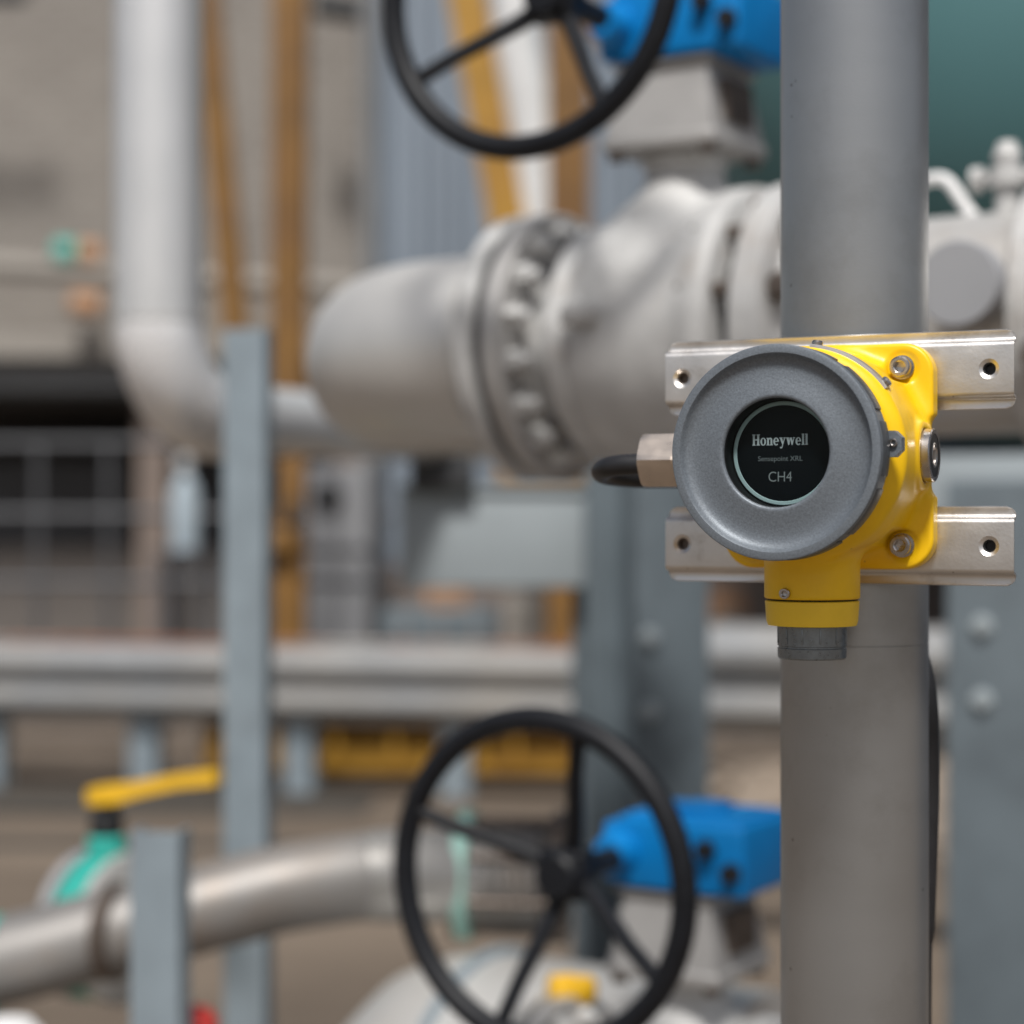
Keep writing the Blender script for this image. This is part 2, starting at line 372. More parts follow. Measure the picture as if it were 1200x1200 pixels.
# handrail fence in front of the open bay
fe = thing('handrail_fence', at(220, 801, 12), 0, 'grey tubular handrail fence before the dark open bay', 'fence')
def hz(py): return H - (py - 600) / 2250 * 12   # height of a rail
for py in (553, 636, 716):
    b = MB(); b.tube([(-3.2, 0, hz(py)), (1.3, 0, hz(py))], .026, 12); b.build('rail', 'rail_grey', fe)
for px in (-120, -40, 45, 127, 210, 292, 375, 450):
    b = MB(); b.tube([((px - 220) / 2250 * 12, 0, .02), ((px - 220) / 2250 * 12, 0, hz(553))], .022, 12); b.build('post', 'rail_grey', fe)

# ================================================================== CLADDING SHED and TANK
sh = thing('clad_building', (1.35, 12.6, 0), 0, 'blue grey building with ribbed metal cladding behind the yellow gantries', 'building')
b = MB(); x = -2.28; poly = []
while x < 15.0:
    poly += [(x, 0), (x + .10, 0), (x + .125, .035), (x + .20, .035), (x + .225, 0)]; x += .225
poly += [(15.2, 0), (15.2, .2), (-2.28, .2)]
b.prism(poly, .9, 7.0); b.build('cladding', 'clad_blue', sh)
b = MB(); b.box((6.45, .14, .45), (17.4, .2, .898)); b.build('plinth', 'pillar_tan', sh)
wg = []; x = -8.0
while x < 3.0: wg += [(x, 0), (x + .10, 0), (x + .125, -.035), (x + .20, -.035), (x + .225, 0)]; x += .225
wg += [(3.2, 0), (3.2, .2), (-8.0, .2)]
b = MB(); b.prism(wg, 0, 5.0, Matrix.Translation((2.0, -7.4, 0)) @ Matrix.Rotation(R(-90), 4, 'Z')); b.build('sky_blocker', 'clad_blue', sh)  # unseen wall added at right to block sky and darken right-hand sides
b = MB(); b.tube([(-2.28, -.07, .0), (-2.28, -.07, 6.8)], .06, 12); b.build('downpipe', 'grey_beam', sh)

tk = thing('storage_tank', (4.0, 9.6, 3.6), 0, 'dark teal horizontal storage tank at upper right behind the pipework', 'tank')
b = MB(); pr = [(0, -3.1), (.7, -3.02), (1.3, -2.75), (1.75, -2.35), (1.95, -1.95), (2.0, -1.6)] + [(2.0, z) for z in (-.5, .5, 3)] + [(0, 3)]
b.lathe(pr, place((0, 0, 0), 'x'), 96); b.build('shell', 'tank_teal', tk)
for x in (-1.2, 1.4):
    b = MB(); b.box((x, 0, -2.8), (.3, 2.6, 1.6)); b.build('saddle', 'frame_paint', tk)

# ================================================================== YELLOW GANTRIES
def beam_between(p, q, w, d):
    """I-beam between two points, flange width w seen from the front, depth d"""
    p = Vector(p); q = Vector(q); t = (q - p).normalized(); y = Vector((0, 1, 0)); x = y.cross(t).normalized(); y = t.cross(x)
    M = Matrix((( x.x, y.x, t.x, p.x), (x.y, y.y, t.y, p.y), (x.z, y.z, t.z, p.z), (0, 0, 0, 1)))
    L = (q - p).length; b = MB(); tf = .016
    b.box((0, -d / 2 + tf / 2, L / 2), (w, tf, L), M=M); b.box((0, d / 2 - tf / 2, L / 2), (w, tf, L), M=M); b.box((0, 0, L / 2), (tf, d - 2 * tf, L), M=M)
    return b
G1 = thing('yellow_gantry', (at(337, 600, 10).x, 10, 0), 0, 'brownish yellow steel gantry leg with slanting brace beside the bright riser pipe', 'gantry', 'yellow gantry legs')
o1 = Vector((at(337, 600, 10).x, 10, 0))
def bar(name, b, m, par, off):
    for v in b.v: v -= off
    return b.build(name, m, par)
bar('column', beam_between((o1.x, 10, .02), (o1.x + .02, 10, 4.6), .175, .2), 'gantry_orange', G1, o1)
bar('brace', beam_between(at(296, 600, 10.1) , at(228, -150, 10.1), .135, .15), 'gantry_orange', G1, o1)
b = MB(); b.box((-.06, -.12, 1.35), (.3, .02, .26), bevel=.006); b.box((-.02, -.15, 1.1), (.16, .06, .12), bevel=.01); b.build('gusset', 'gantry_orange', G1)
b = MB(); b.box((.05, -.15, 1.22), (.05, .05, .18), bevel=.01); b.build('shackle', 'machine_dark', G1); b = MB(); b.box((-.08, -.15, 1.46), (.09, .06, .06), bevel=.01); b.build('shackle', 'machine_dark', G1)
o2 = Vector((at(666, 600, 9.6).x, 9.6, 0))
G2 = thing('yellow_gantry', o2, 0, 'bright yellow steel gantry leg with slanting brace above the valve flange', 'gantry', 'yellow gantry legs')
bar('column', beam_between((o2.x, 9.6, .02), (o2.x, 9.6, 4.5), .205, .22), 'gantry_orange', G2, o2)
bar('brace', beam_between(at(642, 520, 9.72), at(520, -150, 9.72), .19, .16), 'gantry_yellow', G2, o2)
b = MB(); b.box((-.1, -.13, 1.55), (.5, .02, .3), bevel=.006); b.build('gusset', 'gantry_yellow', G2)
# white lagged pipe between the two beams
b = MB(); b.tube(fillet([at(600, -160, 11.2), at(607, 60, 11.2), at(626, 170, 11.2), at(628, 300, 11.2)], .3), .145, 20)
tag(b.build('lagged_pipe', 'white_paint'), 'white lagged pipe between the two yellow beams behind the handwheel', 'pipe')
# ribbed yellow base beam under the crash barrier
bb = thing('yellow_base_beam', (at(465, 600, 9.0).x, 9.0, 0), R(-3), 'ribbed yellow ballast beam on the ground under the crash barrier', 'beam')
b = MB(); b.box((0, .1, .19), (1.82, .25, .32), bevel=.01); b.build('beam_body', 'gantry_yellow', bb)
for i in range(7):
    b = MB(); b.box((-.84 + i * .28, -.05, .185), (.035, .06, .30), bevel=.004); b.build('rib', 'gantry_yellow', bb)
b = MB(); b.box((0, -.03, .36), (1.86, .3, .018)); b.build('top_flange', 'gantry_orange', bb)

# ================================================================== CRASH BARRIERS
def wave(z0, hh, deep=.085):
    prof = [(0, 0), (.02, .0), (.08, -deep), (.115, -deep), (.165, 0), (.215, 0), (.265, -deep), (.30, -deep), (.36, 0), (.38, 0)]
    return [(d, z0 + a_ * hh / .38) for a_, d in prof]
def barrier(p0, p1, zt, hh, posts, label, rusty):
    dv = Vector((p1.x - p0.x, p1.y - p0.y, 0)); ln = dv.length
    gr = thing('crash_barrier', (p0.x, p0.y, 0), math.atan2(dv.y, dv.x), label, 'barrier')
    b = MB(); pf = wave(zt - hh, hh); n = len(pf); vs = []
    for x in (0, ln):
        for d, z in pf: vs.append((x, d, z))
        for d, z in pf: vs.append((x, d + .006, z))
    fs = [(i, i + 1, 2 * n + i + 1, 2 * n + i) for i in range(n - 1)] + [(n + i, n + i + 1, 3 * n + i + 1, 3 * n + i) for i in range(n - 1)] + [(0, n, 3 * n, 2 * n), (n - 1, 2 * n - 1, 4 * n - 1, 3 * n - 1)]
    b.add(vs, fs); b.build('wave_rail', 'guard_zinc', gr)
    if rusty: b = MB(); b.box((ln / 2, .004, zt + .008), (ln, .03, .014)); b.build('top_edge', 'rust_edge', gr)
    for fx in posts:
        x = fx * ln; b = MB(); zz = zt - .04
        b.box((x, .03, zz / 2), (.13, .012, zz)); b.box((x, .075, zz / 2), (.012, .078, zz)); b.box((x, .12, zz / 2), (.13, .012, zz)); b.build('post', 'galv_post', gr)
    return gr
barrier(at(-90, 640, 8.75), at(770, 640, 8.2), .665, .335, (.09, .31, .525, .735, .955), 'long galvanised two wave crash barrier with rusty top edge left of the steel columns', True)
barrier(at(800, 640, 5.45), at(1500, 640, 5.0), .935, .31, (.62,), 'nearer galvanised crash barrier end between the left steel column and the round pole', False)

# kerb line, and dark slabs painted in for shade bands across the yard
b = MB(); b.box((-.6, 7.15, .004), (7, .16, .008), rz=-.04); b.build('shade_line', 'shade_dark', kind='structure')  # dark stripe painted in for a shadow line
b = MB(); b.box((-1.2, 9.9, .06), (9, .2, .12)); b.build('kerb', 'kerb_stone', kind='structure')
b = MB(); b.box((0, 11.5, .003), (16, 4.9, .006)); b.build('shade_sheet', 'shade_brown', kind='structure')  # dark brown sheet standing in for shaded ground behind the barrier
b = MB(); b.box((-2.4, 8.3, .004), (3.6, .7, .008), rz=-.03); b.build('shade_strip', 'shade_dark', kind='structure')  # dark strip painted in for the barrier's shadow

# machinery by the shed, all far out of focus
def boxthing(name, px0, py0, px1, py1, y, d, m, label, cat, extra=None):
    a = at(px0, py0, y); c = at(px1, py1, y); ct = Vector(((a.x + c.x) / 2, y + d / 2, (a.z + c.z) / 2))
    t = thing(name, (ct.x, ct.y, c.z), 0, label, cat)
    w, h = c.x - a.x, a.z - c.z
    b = MB(); b.box((0, 0, h / 2), (w, d, h), bevel=min(w, h) * .06); b.build('casing', m, t)
    if extra: extra(t, w, d, h)
    return t
def ex1(t, w, d, h):
    b = MB(); b.lathe([(.085, 0), (.085, .03), (.06, .05), (0, .05)], place((-w * .15, -d / 2, h * .85), '-y'), 24); b.build('fan_cover', 'machine_dark', t)
    b = MB(); b.box((0, -d / 2 - .01, h * .45), (w * .96, .02, .02)); b.box((0, -d / 2 - .01, h * .60), (w * .96, .02, .015)); b.build('seam', 'machine_dark', t)
boxthing('pump_cabinet', 358, 545, 432, 792, 11.2, .5, 'machine_grey', 'pale grey machine cabinet with a dark round fan cover left of the grey panel', 'cabinet', ex1)
def ex2(t, w, d, h):
    for k in range(3):
        b = MB(); b.box((-w * .3 + k * w * .3, -d / 2 - .01, h * .5), (.03, .02, h * .9)); b.build('rib', 'grey_beam', t)
boxthing('skip_container', 445, 715, 585, 800, 11.0, .6, 'frame_paint', 'low dark blue container behind the crash barrier', 'container', ex2)
def ex3(t, w, d, h):
    b = MB(); b.box((0, -d / 2 - .01, h * .7), (w * .6, .02, h * .2)); b.build('plate', 'beige_beam', t)
boxthing('orange_crate', 500, 690, 545, 716, 11.3, .3, 'orange_paint', 'rusty orange crate on top of the low dark blue container', 'crate', ex3)
boxthing('rusty_box', 590, 695, 640, 790, 10.6, .3, 'beige_beam', 'beige box with rusty patches beside the yellow gantry column', 'box', ex3)
boxthing('orange_cabinet', 832, 695, 872, 790, 11.0, .3, 'orange_paint', 'small orange cabinet seen between steel column and round pole', 'cabinet', ex3)
t = thing('gas_bottle', at(217, 645, 11.0), 0, 'pale blue bottle standing behind the handrail near the tan pillar', 'gas bottle')
b = MB(); b.lathe([(.075, 0), (.08, .02), (.08, .33), (.05, .40), (.03, .42), (.03, .46)], None, 24); b.build('cylinder_body', 'pale_blue', t)
b = MB(); b.lathe([(.035, .46), (.045, .48), (.045, .53), (.0, .54)], None, 16); b.build('cap', 'white_paint', t)
t = thing('bottle_stand', at(217, 801, 11.0) * 1, 0, 'grey stand carrying the pale blue bottle', 'stand')
t.location = (at(217, 645, 11.0).x, 11.0, 0)
zz = at(217, 645, 11.0).z
b = MB(); b.box((0, 0, zz - .012), (.3, .3, .022)); b.build('shelf', 'rail_grey', t)
for sx in (-1, 1):
    for sy in (-1, 1):
        b = MB(); b.box((.13 * sx, .13 * sy, (zz - .024) / 2), (.03, .03, zz - .024)); b.build('leg', 'rail_grey', t)
# rubble by the column (uncountable)
b = MB(); rnd = random.Random(3)
for i in range(420):
    x = rnd.uniform(.9, 2.1); y = rnd.uniform(6.9, 9.2); s_ = rnd.uniform(.02, .08)
    bm = bmesh.new(); bmesh.ops.create_icosphere(bm, subdivisions=1, radius=s_)
    for v in bm.verts: v.co *= rnd.uniform(.7, 1.2); v.co.z *= .6
    bm.verts.index_update()
    b.add([v.co.copy() for v in bm.verts], [[v.index for v in f.verts] for f in bm.faces], Matrix.Translation((x, y, s_ * .3))); bm.free()
b.build('rubble', 'rubble', kind='stuff', label='pale broken stones heaped on the yard floor behind the steel column', cat='rubble')

# ================================================================== STEEL COLUMNS (support frame)
def h_column(px, y, w, d, name, label, top, rz=-TH, bolts=()):
    p = at(px, 600, y)
    t = thing(name, (p.x, p.y, 0), rz, label, 'steel column', 'bolted grey steel columns')
    tf = .012
    b = MB(); b.box((0, 0, top / 2), (tf, d - 2 * tf, top)); b.build('web', 'frame_paint', t)
    for s_ in (-1, 1):
        b = MB(); b.box((0, s_ * (d / 2 - tf / 2), top / 2), (w, tf, top), bevel=.002); b.build('flange', 'frame_paint', t)
    for (x, z) in bolts:
        b = MB(); M = place((x, -d / 2, z), '-y')
        b.lathe([(.017, 0), (.017, .004), (.0, .004)], M, 20); b.lathe([(.013, .003), (.013, .012), (.011, .014), (0, .014)], M, 6); b.build('bolt', 'panel_paint', t)
    b = MB(); b.box((0, 0, .01), (w * 1.5, d * 1.5, .02)); b.build('base_plate', 'frame_paint', t)
    return t
y = 3.5
zb = [at(0, q, y).z for q in (742, 826)]
h_column(757, y, .150, .2, 'steel_column', 'grey H section column standing left of the round pole behind the handwheel', 1.43, rz=R(25), bolts=[(-.05, z) for z in zb])
zb = [at(0, q, 3.1).z for q in (730, 815)]
h_column(1205, 3.1, .24, .2, 'steel_column', 'grey H section column at the right edge beside the round pole', 1.30, rz=R(-18), bolts=[(-.065, z) for z in zb])
t = thing('cross_beam', at(1150, 575, 3.3), R(-18), 'pale blue grey beam across the tops of the right column', 'beam')
b = MB(); b.box((0, 0, 0), (.5, .09, .12), bevel=.004); b.build('web', 'panel_paint', t)
t = thing('equipment_panel', at(580, 690, 3.7), 0, 'blank pale blue grey panel under the big steel pipe', 'panel')
b = MB(); b.box((0, 0, .095), (.362, .06, .186), bevel=.006); b.build('panel_face', 'panel_paint', t)
b = MB(); b.box((0, 0, .194), (.37, .08, .012)); b.build('top_rim', 'panel_paint', t)
for sx in (-.15, .17):
    b = MB(); zl = at(580, 690, 3.7).z; b.box((sx, .05, -zl / 2 + .05), (.04, .04, zl + .1)); 
    if sx > 0: b.build('leg', 'frame_paint', t)
b = MB(); b.box((0, 0, .035), (.12, .1, .07), bevel=.006); b.box((0, 0, .078), (.08, .08, .018), bevel=.004)
ob = b.build('junction_box', 'machine_dark'); ob.location = at(519, 573, 3.68); tag(ob, 'black junction box standing on the blank grey panel', 'junction box')

# ================================================================== GALVANISED POSTS
def c_post(px, y, w, top, rz, name, label, d=.04):
    p = at(px, 600, y); t = thing(name, (p.x, y, 0), rz, label, 'post', 'galvanised channel posts')
    tf = .004; poly = [(-w / 2, d), (-w / 2, 0), (w / 2, 0), (w / 2, d), (w / 2 - tf, d), (w / 2 - tf, tf), (-w / 2 + tf, tf), (-w / 2 + tf, d)]
    b = MB(); b.prism(poly, .008, top); b.build('channel', 'galv_post', t)
    b = MB(); b.box((0, .02, .004), (w * 1.8, .11, .008)); b.build('foot_plate', 'galv_post', t)
    return t
c_post(286, 2.9, .066, at(0, 385, 2.9).z, R(-12), 'channel_post', 'tall blue grey channel post in front of the steel elbow')
c_post(181, 2.2, .058, at(0, 975, 2.2).z, R(-10), 'channel_post', 'short grey channel post in front of the lower left pipe')
# pipe clamp strap beside the tall post
b = MB(); b.lathe([(.057, -.02), (.063, -.02), (.063, .02), (.057, .02), (.057, -.02)], Matrix.Rotation(-TH, 4, 'Z') @ AX['y'], 32, caps=False)
b.box((.0, .0, -.11), (.03, .03, .08)); ob = b.build('pipe_clamp', 'dark_bolts'); ob.location = at(318, 496, 3.32)
tag(ob, 'dark strap clamp round the pipe just right of the tall post', 'clamp')

# ================================================================== BRIGHT RISER with elbow
u = Vector((math.cos(TH), -math.sin(TH), 0)); v = Vector((math.sin(TH), math.cos(TH), 0))
y = 3.0; p = at(186, 485, y)
rp = thing('riser_pipe', p, 0, 'bright stainless riser pipe bending through an elbow at upper left', 'pipe')
Z = Vector((0, 0, 1))
b = MB(); b.tube([Z * 1.8, Z * .145], .068, 40); b.build('riser', 'pipe_bright', rp)
b = MB(); b.tube(fillet([Z * .145, Vector((0, 0, 0)), v * .145], .1445, 20), .069, 40); b.build('elbow', 'elbow_steel', rp)
b = MB(); b.tube([v * .146, v * .20, v * .27, v * .9], [.068, .068, .056, .056], 40); b.build('outlet', 'pipe_bright', rp)
b = MB(); b.tube([Z * .149, Z * .143], .0705, 40); b.build('weld_seam', 'pipe_steel', rp)

# ================================================================== THE BIG GEAR OPERATED VALVES
Zax = H + .187
S0 = Vector((.204, 2.085, Zax))
def flange_pair(parent, x, r=.155, th=.024, gap=.008, n=12, nutside=1, hub=None, m='cast_steel', bc=.84, name='flange'):
    f = MB(); e = .004
    prof = [(r - e, 0), (r, e), (r, th - e), (r - e, th), (r * .70, th), (r * .69, th + .006), (0, th + .006)]
    f.lathe(prof, place((x + gap / 2, 0, 0), 'x'), 64); fo = f.build(name, 'bracket_paint', parent)
    f = MB(); f.lathe(prof, place((x - gap / 2, 0, 0), '-x'), 64); fo2 = f.build(name, m, parent)
    f = MB(); f.lathe([(r * .93, -gap / 2), (r * .93, gap / 2)], place((x, 0, 0), 'x'), 64); f.build('gasket', 'gasket', parent)
    for i in range(n):
        a = 2 * PI * (i + .5) / n; c = (x, r * bc * math.cos(a), r * bc * math.sin(a))
        for sgn in (1,):
            b = MB(); M = place((x + sgn * (th + gap / 2), c[1], c[2]), 'x' if sgn > 0 else '-x', random.random())
            b.lathe([(.0125, 0), (.0125, .012), (.011, .014), (0, .014)], M, 6); b.lathe([(.0072, .012), (.0072, .024), (.006, .026), (0, .026)], M, 12)
            b.build('nut', 'cast_steel' if sgn > 0 else 'dark_bolts', fo if sgn > 0 else fo2)
def make_valve():
    t = thing('gear_operated_valve', S0, -TH, 'x', 'valve', 'ball valves with blue gearboxes and black handwheels')
    xs = -.018
    # body: flared casting
    b = MB()
    b.lathe([(.090, -.172), (.094, -.150), (.100, -.130), (.112, -.124), (.122, -.114), (.130, -.09), (.139, -.05), (.146, -.01), (.149, .03), (.151, .048), (.158, .056), (.158, .078), (.154, .082), (0, .082)], place((0, 0, 0), 'x'), 72)
    b.lathe([(.142, .02), (.138, .06), (.122, .095), (.098, .118), (.074, .138), (.054, .154), (.045, .168), (.042, .185)], place((xs, 0, 0), 'z'), 56, caps=False)
    b.build('body', 'cast_steel', t, ang=50)
    b = MB(); b.lathe([(.121, -.122), (.1305, -.118), (.1315, -.108), (.129, -.098), (.1, -.098)], place((0, 0, 0), 'x'), 72); b.build('body_ring', 'cast_steel', t)
    b = MB(); b.box((-.07, -.1445, .018), (.042, .006, .022), bevel=.004, M=Matrix.Rotation(0, 4, 'X')); b.build('cast_mark', 'bracket_paint', t)
    flange_pair(t, -.196, r=.150, gap=.012, n=16)
    # right-hand flange: dark gap with stud bolts, then the ring
    r_ = MB(); r_.lathe([(.154, .106), (.158, .110), (.158, .138), (.152, .142), (.128, .144), (.118, .16), (0, .16)], place((0, 0, 0), 'x'), 64); rg = r_.build('flange', 'cast_steel', t)
    r_ = MB(); r_.lathe([(.118, .08), (.118, .108)], place((0, 0, 0), 'x'), 64); r_.build('gasket', 'gasket', t)
    for i in range(12):
        a = 2 * PI * (i + .5) / 12; M = place((.050, .138 * math.cos(a), .138 * math.sin(a)), 'x')
        b = MB(); b.lathe([(.0085, .0), (.0085, .14)], M, 12); b.lathe([(.0145, .096), (.0145, .114), (0, .114)], M, 6); b.lathe([(.0145, -.006), (.0145, .012), (0, .012)], M, 6); b.build('stud_bolt', 'dark_bolts', rg)
    # bonnet plate and yoke
    b = MB(); b.lathe([(.044, .185), (.047, .188), (.047, .198), (.044, .20), (0, .2)], place((xs, 0, 0), 'z'), 40); b.build('neck_flange', 'cast_steel', t)
    b = MB(); b.box((xs, 0, .2085), (.135, .135, .016), bevel=.004); pl = b.build('bonnet_plate', 'bracket_paint', t)
    for sx in (-1, 1):
        for sy in (-1, 1):
            b = MB(); b.lathe([(.010, 0), (.010, .009), (0, .01)], place((xs + sx * .055, sy * .055, .2005), '-z'), 6); b.build('nut', 'dark_bolts', pl)
    b = MB(); hb, htp = .064, .052
    vs = [(xs + sx * hh, sy * hh, z) for z, hh in ((.217, hb), (.290, htp)) for sx, sy in ((-1, -1), (1, -1), (1, 1), (-1, 1))]
    b.add(vs, [(0, 1, 5, 4), (1, 2, 6, 5), (2, 3, 7, 6), (3, 0, 4, 7), (4, 5, 6, 7), (3, 2, 1, 0)])
    yk = b.build('yoke', 'bracket_paint', t)
    b = MB(); b.box((xs + .0605, 0, .252), (.012, .062, .044)); b.build('yoke_window', 'dark_bolts', yk)
    b = MB(); b.box((xs, 0, .2925), (.118, .118, .005)); b.build('top_plate', 'bracket_paint', yk)
    # gearbox
    b = MB(); z0 = .295
    b.box((xs + .020, 0, z0 + .040), (.152, .130, .076), bevel=.006)
    b.box((xs + .020, 0, z0 + .079), (.132, .112, .006), bevel=.002)
    b.lathe([(.03, 0), (.03, .008), (0, .009)], place((xs + .02, 0, z0 + .081)), 40)
    b.box((xs - .050, .004, z0 + .038), (.046, .136, .066), bevel=.007)
    b.lathe([(.016, -.092), (.018, -.089), (.026, -.062)], place((xs - .052, 0, z0 + .040), 'y'), 32)
    gb = b.build('gearbox', 'gear_blue', t)
    for (x_, z_) in ((.055, .052), (.084, .030)):
        b = MB(); b.lathe([(.0105, 0), (.0105, .008), (.009, .012), (0, .012)], place((xs + x_, -.0672, z0 + z_), '-y'), 16); b.build('bolt', 'black_plastic', gb)
    # handwheel
    hw = MB(); hx, hz_ = xs - .035, z0 + .040
    # rim centre 0.065 in front of the hub
    yh = -.20
    rim = [(hx + .161 * math.cos(a), yh - .058, hz_ + .161 * math.sin(a)) for a in [2 * PI * i / 72 for i in range(73)]]
    hw.tube(rim, .0128, 16, cap=False); wh = hw.build('handwheel', 'wheel_black', t)
    b = MB(); b.lathe([(.02, -.03), (.024, -.026), (.024, .02), (.018, .024), (.013, .026), (.013, .09)], place((hx, yh, hz_), 'y'), 24); b.box((hx, yh - .004, hz_), (.052, .03, .052), bevel=.006); b.build('hub', 'wheel_black', wh)
    return t, wh, (hx, yh, hz_)
def spokes(wh, c, angs):
    hx, yh, hz_ = c
    for a in angs:
        a = R(a); d = Vector((math.cos(a), 0, math.sin(a)))
        p = Vector((hx, yh, hz_)); q = p + d * .155 + Vector((0, -.058, 0))
        b = MB(); b.tube([p + d * .015, p + d * .05 + Vector((0, -.012, 0)), p + d * .11 + Vector((0, -.042, 0)), q], [.0105, .0095, .0085, .0085], 12); b.build('spoke', 'wheel_black', wh)
V1, wh1, cc = make_valve()
V1['label'] = 'upper silver valve with blue gearbox and black handwheel cut by the top edge'
V2 = copy_tree(V1); V2.location = (S0.x + .004, S0.y, Zax - .887)
V2['label'] = 'lower valve with blue gearbox whose whole black handwheel stands bottom centre'
spokes(wh1, cc, (211, 304, 30, 110)); wh1.location.x -= .010
wh2 = [q for q in bpy.data.objects if q.parent == V2 and q.name.startswith('handwheel')][0]
spokes(wh2, cc, (73, 158, 253, 329))

# big pipe left: short spool then elbow turning away
bp_ = thing('process_pipe', S0, -TH, 'wide pale steel pipe with a rounded elbow end left of the upper valve', 'pipe')
pts = fillet([(-.236, 0, 0), (-.49, 0, 0), (-.49, .8, 0)], .17, 16)
b = MB(); b.tube(pts, .110, 64); b.build('elbow_pipe', 'pipe_steel', bp_)
b = MB(); b.tube([(-.262, 0, 0), (-.256, 0, 0)], .1125, 64); b.build('weld_seam', 'pipe_steel', bp_)
bp2 = thing('process_pipe', S0, -TH, 'pale steel pipe running right behind the round pole to the right edge', 'pipe')
b = MB(); b.tube([(.161, 0, 0), (.95, 0, 0)], .110, 64); b.build('straight_pipe', 'pipe_steel', bp2)
cx = .335
flange_pair(bp2, .405, r=.138)
b = MB(); b.lathe([(.026, .10), (.026, .150)], place((cx + .012, 0, .022), '-y'), 32); b.lathe([(.038, .150), (.040, .152), (.040, .172), (.038, .175), (0, .175)], place((cx + .012, 0, .022), '-y'), 40)
b.build('blind_flange', 'machine_grey', bp2)
b = MB(); b.lathe([(.012, .10), (.012, .135), (.02, .137), (.02, .152), (.012, .155), (.015, .165), (.009, .18), (0, .182)], place((cx + .004, 0, 0), 'z'), 20); b.build('needle_valve', 'cast_steel', bp2)
b = MB(); b.lathe([(.006, -.03), (.006, .03)], place((cx + .004, 0, .145), 'x'), 12); b.lathe([(.013, .025), (.013, .035), (0, .036)], place((cx + .004, 0, .145), 'x'), 12); b.lathe([(.013, -.035), (.013, -.025), (0, -.02)], place((cx + .004, 0, .145), 'x'), 12); b.build('valve_tee', 'cast_steel', bp2)
b = MB(); b.tube(fillet([(cx - .095, 0, .1), (cx - .095, 0, .148), (cx - .06, 0, .152), (cx - .025, 0, .100)], .02, 6), .0065, 12); b.build('impulse_tube', 'white_paint', bp2)
b = MB(); b.lathe([(.014, .10), (.014, .13), (.024, .132), (.024, .15), (0, .15)], place((cx + .085, 0, -.045), '-y'), 6); b.build('drain_plug', 'dark_bolts', bp2)

# ================================================================== LOWER LEFT PIPE with offset bends
y = 2.45
P = [at(-80, 1145, 2.42), at(0, 1128, 2.42), at(225, 1068, 2.45), at(335, 1040, 2.47), at(430, 1026, 2.5), at(543, 1026, 2.555)]
lo = P[0].copy()
lp = thing('lower_pipe', lo, 0, 'grey brown steel pipe with offset bends crossing at lower left', 'pipe')
path = [p - lo for p in fillet([P[0], P[1], P[2], P[3]], [1.2, 1.2], 6)][:-1] + [p - lo for p in fillet([P[2], P[3], P[4], P[5]], [.35, .35], 8)][1:]
b = MB(); b.tube(path[:-6], .056, 48); b.build('tube', 'pipe_brown', lp)
b = MB(); b.tube(path[-7:], [.0562, .0572, .0582, .059, .0598, .0602, .0605], 48); b.build('end_bend', 'pipe_mid', lp)
def ring_at(par, off, px, py, yy, r, th, m, name, az=R(-3)):
    c = at(px, py, yy) - off; b = MB(); e = th * .15
    b.lathe([(r - e, -th / 2), (r, -th / 2 + e), (r, th / 2 - e), (r - e, th / 2)], Matrix.Translation(c) @ Matrix.Rotation(az, 4, 'Z') @ AX['x'], 48); return b.build(name, m, par)
ring_at(lp, lo, 136, 1092, 2.43, .062, .02, 'dark_bolts', 'clamp_band', R(-15))
ring_at(lp, lo, -4, 1128, 2.42, .060, .012, 'teal_paint', 'gasket')
fl = thing('bolted_coupling', at(596, 1026, 2.565), R(-8), 'ribbed brown bolted coupling at the end of the lower pipe inside the handwheel', 'coupling')
b = MB(); pr = [(.064, -.045)]
for i in range(7): pr += [(.071, -.042 + i * .013), (.071, -.034 + i * .013), (.067, -.032 + i * .013)]
b.lathe(pr + [(.06, .06)], place((0, 0, 0), 'x'), 48); b.build('sleeve', 'pipe_brown', fl)
b = MB(); b.lathe([(.083, -.066), (.086, -.064), (.086, -.048), (.083, -.046)], place((0, 0, 0), 'x'), 48); f2 = b.build('collar', 'teal_tape', fl)
b = MB(); b.lathe([(.088, .062), (.088, .078)], place((0, 0, 0), 'x'), 48); b.build('collar', 'dark_bolts', fl)
for i in range(8):
    a = 2 * PI * i / 8 + .3; b = MB(); b.lathe([(.005, -.045), (.005, .082)], place((0, .077 * math.cos(a), .077 * math.sin(a)), 'x'), 10); b.lathe([(.009, -.075), (.009, -.067), (0, -.066)], place((0, .077 * math.cos(a), .077 * math.sin(a)), 'x'), 6); b.build('tie_rod', 'dark_bolts', fl)

# ================================================================== TEAL LEVER VALVE
q = at(125, 1085, 2.75)
lv = thing('lever_valve', q, R(-28), 'teal valve with a flat yellow lever behind the short post', 'valve')
b = MB(); b.lathe([(.10, -.022), (.104, -.018), (.104, .018), (.10, .022)], place((0, 0, 0), 'x'), 48); b.lathe([(.028, .09), (.028, .125), (.022, .13)], place((0, 0, 0), 'z'), 20); b.build('body', 'teal_paint', lv)
for s_, m in ((-1, 'machine_grey'), (1, 'pipe_steel')):
    b = MB(); b.lathe([(.103, .0), (.107, .004), (.107, .014), (.10, .018), (0, .018)], place((s_ * .026, 0, 0), 'x' if s_ > 0 else '-x'), 48); b.build('flange', m, lv)
for s_ in (-1, 1):
    b = MB(); b.lathe([(.096, -.0025), (.096, .0025)], place((s_ * .0245, 0, 0), 'x'), 48); b.build('gasket', 'gasket', lv)
b = MB(); b.lathe([(.02, .13), (.024, .134), (.024, .155), (.017, .165), (.017, .19), (0, .19)], place((0, 0, 0), 'z'), 24); b.build('stem', 'black_plastic', lv)
b = MB()
